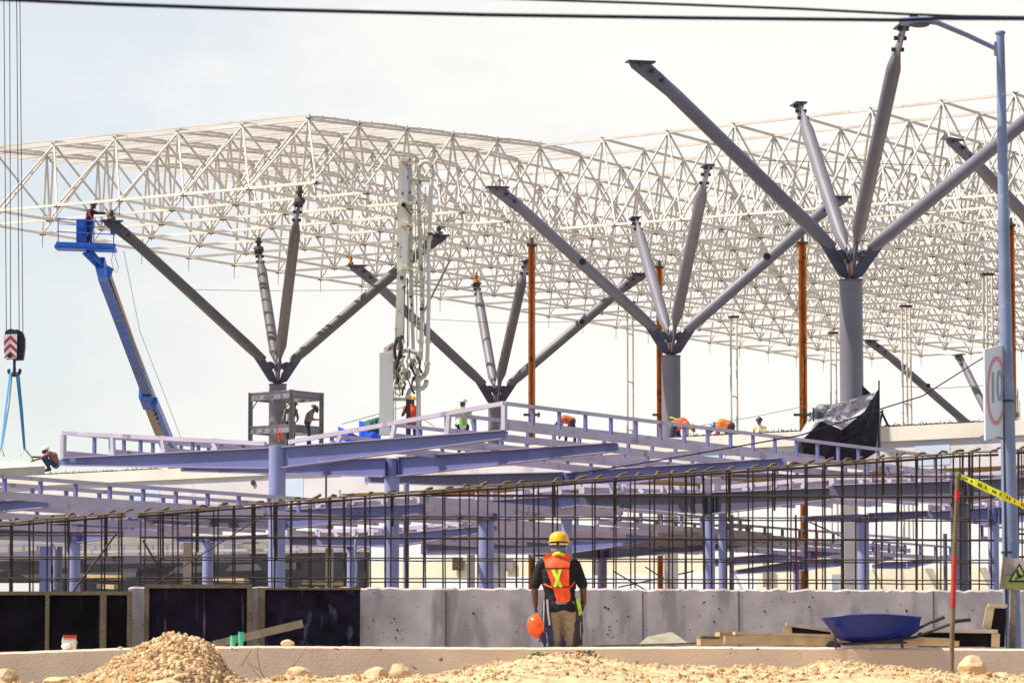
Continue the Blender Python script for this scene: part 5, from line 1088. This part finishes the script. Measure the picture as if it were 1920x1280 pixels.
rw, Jw, bw, _ = person(545, 838, 142.6, 'second welder mostly hidden behind the front post of the welding frame', dict(lwr=(-.30, -.3, 1.02), rwr=(.26, -.3, 1.0), lel=(-.28, -.1, 1.1), rel=(.28, -.1, 1.1), hed=(.12, -.05, 1.55), che=(.02, 0, 1.25)), dict(top=M_drab, legs=M_jean), None, M_darkm, hside=(.8, -.6, 0), long_sleeve=True)
# yellow helmet man behind pump
person(772, 852, 113.2, 'man in yellow helmet and orange top half hidden behind the dark pump hose', dict(lel=(-.28, 0, 1.2), lwr=(-.2, -.15, 1.38)), dict(top=mat('orange_brown_top', (.45, .09, .02), .8), legs=mat('blue_trousers', (.03, .06, .25), .9)), (M_hvo,), M_helm, hside=(.7, -.7, 0))
bend = dict(pel=(.12, 0, .80), che=(-.12, 0, .86), nek=(-.30, 0, .78), hed=(-.40, 0, .70), lsh=(-.22, .18, .82), rsh=(-.22, -.18, .82), lel=(-.26, .18, .55), rel=(-.24, -.18, .55), lwr=(-.30, .12, .32), rwr=(-.28, -.14, .32), lhi=(.12, .1, .78), rhi=(.12, -.1, .78), lkn=(-.06, .12, .42), rkn=(.2, -.12, .42), lan=(-.1, .12, .08), ran=(.22, -.12, .08), lto=(-.28, .12, .04), rto=(.05, -.12, .04))
bend_r = {k: (-v[0], v[1], v[2]) for k, v in bend.items()}
person(1066, 833, 113.8, 'man in an orange top bending over right of the rusty post', bend, dict(top=mat('orange_top', (.6, .12, .03), .8), legs=M_jean), None, M_helmw, hside=(-.7, 0, -.7), scale=.9)
person(1272, 850, 118., 'bent worker in an orange vest working at the foot of the grey column', bend_r, dict(top=M_khaki, legs=M_jean), (M_hvo, M_hvg), M_helmw, hside=(.7, 0, -.7), scale=1.12)
person(1362, 852, 118., 'bent worker with a bright blue helmet behind the railing', bend, dict(top=mat('maroon_top', (.25, .03, .07), .9), legs=M_jean), (mat('orange_maroon_vest', (.65, .2, .03), .8),), mat('blue_helmet', (.05, .22, .75), .3), hside=(-.7, 0, -.7), scale=1.12)
person(1424, 878, 121., 'worker in a dark helmet and white shirt, only head and shoulders above the roof edge', None, dict(top=mat('cream_shirt', (.70, .55, .35), .9), legs=M_jean), None, M_darkm, hside=(-.3, -1, 0), scale=.93)
# ---- foreground worker, seen from behind
YM = 45.5; base = at(1048, 1288, YM); base.z = 1.78
root = thing('person', base, 'foreground worker with his back turned, in yellow helmet and orange vest before the wall', 'person', 'site workers')
J = dict(pel=(.03, 0, .98), wai=(.01, 0, 1.12), che=(-.005, 0, 1.36), nek=(-.01, .02, 1.56), hed=(.0, .035, 1.68), lsh=(-.205, 0, 1.475), rsh=(.195, 0, 1.475), lel=(-.295, .01, 1.225), rel=(.295, -.01, 1.23), lwr=(-.285, .03, .985), rwr=(.305, .05, 1.015),
         lhi=(-.055, 0, .92), rhi=(.135, 0, .92), lkn=(-.05, .02, .50), rkn=(.15, .0, .50), lan=(-.05, 0, .09), ran=(.18, .05, .09), lto=(-.07, .16, .045), rto=(.2, .2, .045)); J = {k: V(v) for k, v in J.items()}
B = []; mb = MB()
def seg(a, b, ra, rb, k, n=18):
    a = J[a] if isinstance(a, str) else V(a); b = J[b] if isinstance(b, str) else V(b); B.append((a, b, ra, rb, k)); mb.tube(a, b, ra, rb, n); mb.ell(a, (ra,)*3, 0, n, 10); mb.ell(b, (rb,)*3, 0, n, 10)
# torso as stacked ellipses
TOR = [(.90, .19, .125, .045), (.96, .20, .13, .04), (1.04, .195, .13, .03), (1.12, .185, .125, .015), (1.22, .195, .13, .0), (1.32, .21, .135, -.005), (1.40, .222, .13, -.005), (1.46, .215, .115, -.005), (1.51, .165, .09, -.005), (1.55, .09, .07, -.005)]
rings = []
for z, rx, ry, cx in TOR: rings.append([V((cx+rx*math.copysign(abs(math.cos(t))**.8, math.cos(t)), ry*math.copysign(abs(math.sin(t))**.9, math.sin(t)), z)) for t in [2*math.pi*k/32 for k in range(32)]])
mb.add([v for r in rings for v in r], [[j*32+k, j*32+(k+1) % 32, (j+1)*32+(k+1) % 32, (j+1)*32+k] for j in range(len(rings)-1) for k in range(32)]); mb.add(rings[0], [list(range(32))[::-1]]); mb.add(rings[-1], [list(range(32))])
B.append((V((.04, 0, .93)), V((0, 0, 1.46)), .17, .19, 1))
seg('nek', 'hed', .066, .068, 0)
for sd in 'lr':
    o = -1 if sd == 'l' else 1; el = J[sd+'el']; sh = J[sd+'sh']; sl = sh+(el-sh)*.93
    seg(sd+'sh', sl, .076, .064, 1); seg(sl, sd+'el', .05, .048, 0); seg(sd+'el', sd+'wr', .047, .030, 0)
    wr = J[sd+'wr']; 
    seg(sd+'hi', sd+'kn', .110, .082, 2); seg(sd+'kn', sd+'an', .080, .062, 2); seg(sd+'an', sd+'to', .052, .042, 3)
seg('pel', 'lhi', .13, .11, 2); seg('pel', 'rhi', .13, .11, 2)
def hand(wr, d, pn, th, curl, tag):
    """palm along d, palm normal pn, thumb side th"""
    d = d.normalized(); th = th.normalized(); pn = pn.normalized(); p1 = wr+d*.085
    for f_ in (-.028, -.009, .010, .028): mb.tube(wr+th*f_*.6, p1+th*f_, .016, .013, 10); B.append((wr+th*f_*.6, p1+th*f_, .016, .013, 0))
    for i, (f_, ln) in enumerate(((-.032, .060), (-.011, .075), (.010, .082), (.031, .072))):
        a = p1+th*f_; c1 = curl[0]; q1 = a+(d*math.cos(c1)+pn*math.sin(c1))*ln*.5; c2 = curl[1]; q2 = q1+(d*math.cos(c2)+pn*math.sin(c2))*ln*.32; c3 = curl[2]; q3 = q2+(d*math.cos(c3)+pn*math.sin(c3))*ln*.28
        for u, v_, ra, rb in ((a, q1, .0105, .0095), (q1, q2, .0095, .009), (q2, q3, .009, .0075)): seg(u, v_, ra, rb, 0, 10)
    a = wr+d*.025+th*.025; q1 = a+(d*.55+th*.7+pn*.25).normalized()*.04; q2 = q1+(d*.8+th*.15+pn*.5).normalized()*.032; seg(a, q1, .014, .012, 0, 10); seg(q1, q2, .012, .009, 0, 10)
hand(J['lwr'], V((.02, .02, -1)), V((1, .1, 0)), V((.1, 1, 0)), (.35, 1.2, 1.9), 'l')
hand(J['rwr'], V((-.12, .10, -1)), V((-1, .1, 0)), V((0, 1, 0)), (.45, 1.1, 1.6), 'r')
hd = J['hed']; f = V((.10, 1, -.12)).normalized(); rr_ = f.cross(UP).normalized(); uu = rr_.cross(f).normalized(); HX = (rr_, f, uu)
def hp(a, b, c): return hd+rr_*a+f*b+uu*c
mb.ell(hp(0, .0, .055), (.079, .098, .125), 0, 24, 16, HX); mb.ell(hp(0, .055, -.03), (.05, .045, .045), 0, 14, 10, HX); mb.ell(hp(0, .105, .03), (.017, .024, .03), 0, 10, 8, HX); mb.ell(hp(0, .09, .06), (.05, .018, .012), 0, 10, 6, HX); mb.ell(hp(0, .095, -.012), (.025, .012, .008), 0, 10, 6, HX)
for sg in (-1, 1): mb.ell(hp(.082*sg, 0, .04), (.012, .024, .036), 0, 10, 8, HX)
B.append((hd, hd+UP*.1, .09, .09, 0))
em = remesh(mb, .0085, 2); 
for m_ in (M_skin, M_shirt, M_khaki, M_shoe): em.materials.append(m_)
for p in em.polygons:
    c = p.center; k = min(B, key=lambda q: segd(c, q[0], q[1], q[2], q[3]))[4]
    if k in (1, 2): k = 1 if c.z > .915+.012*math.sin(c.x*30) else 2
    p.material_index = k; p.use_smooth = True
bmx = bmesh.new(); bmx.from_mesh(em)
for v in bmx.verts:                        # cloth folds
    c = v.co
    if c.z < .9: v.co += v.normal*(.015*noise.noise(V((c.x*9, c.y*9, c.z*17)))+.008*noise.noise(c*24))
    elif c.z < 1.45 and abs(c.x) < .24: v.co += v.normal*(.013*noise.noise(V((c.x*12, c.y*8, c.z*9)))+.006*noise.noise(c*22))
bmx.to_mesh(em); 
from mathutils.bvhtree import BVHTree
bvh = BVHTree.FromBMesh(bmx); bmx.free()
o = bpy.data.objects.new('body', em); COL.objects.link(o); o.parent = root
def lx(px): return (px-1048)/154.
def lz(py): return (1288-py)/154.
def onback(px, py, off=.014):
    h = bvh.ray_cast(V((lx(px), -1, lz(py))), V((0, 1, 0))); y = h[0].y if h[0] and h[0].y < .02 else -.02
    return base+V((lx(px), y-off, lz(py)))
def patch(rows, m_, name, par, off=.014, n=14, th=.006):
    mb = MB(); G = []
    for (y, xl, xr) in rows: G.append([onback(xl+(xr-xl)*k/n, y, off+.004*math.sin(k*1.1+y*.05)) for k in range(n+1)])
    for it in range(3):
        G = [[V((p.x, (p.y*2+sum(G[max(0, min(len(G)-1, i+u))][max(0, min(n, j+v))].y for u, v in ((1, 0), (-1, 0), (0, 1), (0, -1))))/6, p.z)) for j, p in enumerate(r)] for i, r in enumerate(G)]
    R = len(G); vs = [p for r in G for p in r]; vs2 = [p+V((0, th, 0)) for p in vs]; N_ = n+1; q = len(vs)
    fs = [[i*N_+j, i*N_+j+1, (i+1)*N_+j+1, (i+1)*N_+j] for i in range(R-1) for j in range(n)]; mb.add(vs, fs, 0, True); mb.add(vs2, [f_[::-1] for f_ in fs], 0, True)
    return mb.build(name, m_, par)
rows = [(1037+i*3, 0, 0) for i in range(32)]; RW = []
for y, _, _ in rows:
    xl = interp([(1037, 1034), (1040, 1024), (1044, 1019), (1052, 1020), (1067, 1024), (1085, 1030), (1102, 1036), (1118, 1041), (1130, 1044)], y); xr = interp([(1037, 1060), (1040, 1068), (1044, 1071), (1056, 1069), (1067, 1067), (1085, 1067), (1102, 1067), (1118, 1070), (1127, 1069), (1130, 1064)], y); RW.append((y, xl, xr))
vest = patch(RW, M_hvo, 'vest', root, .026)
patch([(1066+i, 1023.5, 1067.5) for i in range(3)], M_shirt, 'vest_band', vest, .034); patch([(1101+i, 1035.5, 1067.5) for i in range(3)], M_shirt, 'vest_band', vest, .034)
patch([(1069+i*3, 1033+i*1.35, 1040+i*1.35) for i in range(12)], M_hvg, 'reflective_stripe', vest, .034, 4); patch([(1069+i*3, 1047-i*.85, 1053-i*.85) for i in range(12)], M_hvg, 'reflective_stripe', vest, .037, 4)
mb = MB(); mb.pipe([onback(1020, 1096, .01), onback(1028, 1100, .012), onback(1036, 1103, .02)], .012, 6); mb.pipe([onback(1067, 1103, .02), onback(1072, 1099, .012), onback(1077, 1092, .01)], .012, 6); mb.build('side_strap', M_hvo, vest)
mb = MB(); mb.pipe([base+V(v) for v in ((-.078, -.02, 1.585), (-.045, -.062, 1.612), (0, -.078, 1.620), (.045, -.062, 1.612), (.072, -.02, 1.590))], .020, 8); mb.build('lime_collar', M_hvg, root)
mb = MB()
for k in range(9):
    t = -1.15+2.3*k/8; mb.ell(base+hp(.075*math.sin(t), -.088*math.cos(t)+.01, -.035+.01*math.sin(k*2)), (.026, .022, .045), 0, 8, 6)
mb.ell(base+hp(0, -.02, -.02), (.076, .085, .06), 0, 14, 8, HX); mb.build('neck_scarf', M_hair, root)
def hardhat(c, ax, r, m_, par, name='hard_hat', band=None):
    mb = MB(); n = 28; prof = [(1.0, -.02), (.995, .2), (.96, .45), (.86, .70), (.68, .88), (.42, .97), (.15, 1.0), (.02, 1.0)]; vs = []
    for rr2, h in prof:
        for k in range(n):
            t = 2*math.pi*k/n; rib = 1+.018*math.exp(-(math.cos(t)/.16)**2)*(h > .3); vs.append(c+ax[0]*(r[0]*rr2*math.cos(t)*rib)+ax[1]*(r[1]*rr2*math.sin(t))+ax[2]*(r[2]*h*rib))
    mb.add(vs, [[j*n+k, j*n+(k+1) % n, (j+1)*n+(k+1) % n, (j+1)*n+k] for j in range(len(prof)-1) for k in range(n)], 0, True); mb.add(vs[-n:], [list(range(n))])
    vs = []
    for q2, h in ((.97, .02), (1.10, -.03), (1.11, -.05), (.97, -.03)):
        for k in range(n): t = 2*math.pi*k/n; fr = 1+(.16 if math.sin(t) > 0 else .0)*max(0, math.sin(t))*(q2 > 1); vs.append(c+ax[0]*(r[0]*q2*math.cos(t))+ax[1]*(r[1]*q2*math.sin(t)*fr)+ax[2]*(r[2]*h))
    mb.add(vs, [[j*n+k, (j+1)*n+k, (j+1)*n+(k+1) % n, j*n+(k+1) % n] for j in range(3) for k in range(n)], 0, True); h_ = mb.build(name, m_, par)
    return h_
hardhat(base+hp(.004, -.005, .075), HX, (.122, .146, .130), M_helm, root)
mb = MB(); mb.pipe([base+hp(.108*math.sin(t), -.128*math.cos(t), .055-.015*math.cos(t)) for t in [-1.5+3.*k/12 for k in range(13)]], .011, 6); mb.build('head_band', M_white, root)
mb = MB(); mb.box(base+hp(.0, -.135, .04), (.03, .012, .03)); mb.build('strap_buckle', M_black, root)
# tool belt, pouches, straps
mb = MB(); n = 32; ringsb = []
for z, g_ in ((1.0, 1.0), (1.035, 1.0)): ringsb.append([base+V((.035+.20*g_*math.cos(t), .135*g_*math.sin(t), z)) for t in [2*math.pi*k/n for k in range(n)]])
mb.add(ringsb[0]+ringsb[1], [[k, (k+1) % n, n+(k+1) % n, n+k] for k in range(n)], 0, True); mb.build('tool_belt', mat('grey_belt', (.20, .20, .19), .8), root)
def pouch(x, z0, z1, w0, w1, label_m, y=-.02):
    vs = [base+V((x+sx*(w0 if z == z1 else w1)/2, y+sy*.055, z)) for z in (z0, z1) for sx, sy in ((-1, -1), (1, -1), (1, 1), (-1, 1))]
    mb = MB(); mb.add(vs, [[3, 2, 1, 0], [4, 5, 6, 7], [0, 1, 5, 4], [1, 2, 6, 5], [2, 3, 7, 6], [3, 0, 4, 7]]); return mb.build('tool_pouch', label_m, root)
M_pouch = mat('dark_pouch', (.035, .03, .035), .85, 0, .4, 12)
pouch(-.155, .74, 1.05, .085, .13, M_pouch, -.05); pouch(.235, .80, 1.04, .08, .11, M_pouch, -.03)
R = random.Random(3)
mb = MB()
for k in range(16): x = R.uniform(-.21, -.095); mb.pipe([base+V((x, -.09, .80)), base+V((x+R.uniform(-.02, .02), -.11, .68)), base+V((x+R.uniform(-.04, .04), -.10, R.uniform(.45, .58)))], R.uniform(.006, .014), 5)
mb.build('hanging_straps', mat('navy_strap', (.03, .04, .10), .8), root)
mb = MB()
for k in range(16): x = R.uniform(.185, .275); mb.pipe([base+V((x, -.07, .84)), base+V((x+R.uniform(-.02, .02), -.09, .68)), base+V((x+R.uniform(-.03, .035), -.08, R.uniform(.47, .56)))], R.uniform(.005, .012), 5)
mb.build('hanging_straps', M_pouch, root)
mb = MB(); mb.pipe([base+V((-.14, -.13, 1.06)), base+V((-.13, -.13, .9)), base+V((-.11, -.12, .75))], .012, 6); mb.pipe([base+V((-.18, -.12, 1.05)), base+V((-.185, -.12, .85)), base+V((-.19, -.11, .7))], .009, 6); mb.build('tool_handle', M_signg, root)
mb = MB()
for k in range(7): x = .21+k*.006; mb.pipe([base+V((x, -.12, 1.06)), base+V((x+.02, -.13, .96)), base+V((x+.035+R.uniform(-.01, .01), -.13, .88+R.uniform(-.02, .02)))], .0035, 5)
mb.build('lime_cord', M_hvg, root)
# orange helmet held in the hand: thing of its own
hc = at(1004, 1173, YM-.03); ax = V((.93, 0, .36)).normalized(); az = V((-.80, -.25, -.35)).normalized()
rt = thing('carried_helmet', hc, 'orange hard hat hanging from the left hand of the worker seen from behind', 'hard hat')
ux2 = V((.25, .0, -.97)).normalized(); uz2 = V((-.85, -.45, -.2)); uz2 = (uz2-ux2*uz2.dot(ux2)).normalized(); uy2 = uz2.cross(ux2).normalized()
hardhat(hc+V((.03, .0, 0)), (uy2, ux2, uz2), (.115, .142, .12), M_helmo, rt, 'shell')
mb = MB(); mb.pipe([base+V(v) for v in ((-.255, .0, .90), (-.262, -.01, .87), (-.25, .0, .84), (-.235, .03, .85))], .008, 6); mb.build('chin_strap', M_helmo, rt)
c = at(1058, 1205, YM+.5); m = MB(); m.tube((c.x, c.y, 1.78), (c.x, c.y, c.z+.16), .10, .135, 20); m.tube((c.x, c.y, c.z+.14), (c.x, c.y, c.z+.165), .143, .143, 20); m.build('bucket', mat('purple_bucket', (.04, .03, .16), .4), label='dark violet bucket on the ground just beyond the legs of the foreground worker', cat='bucket')
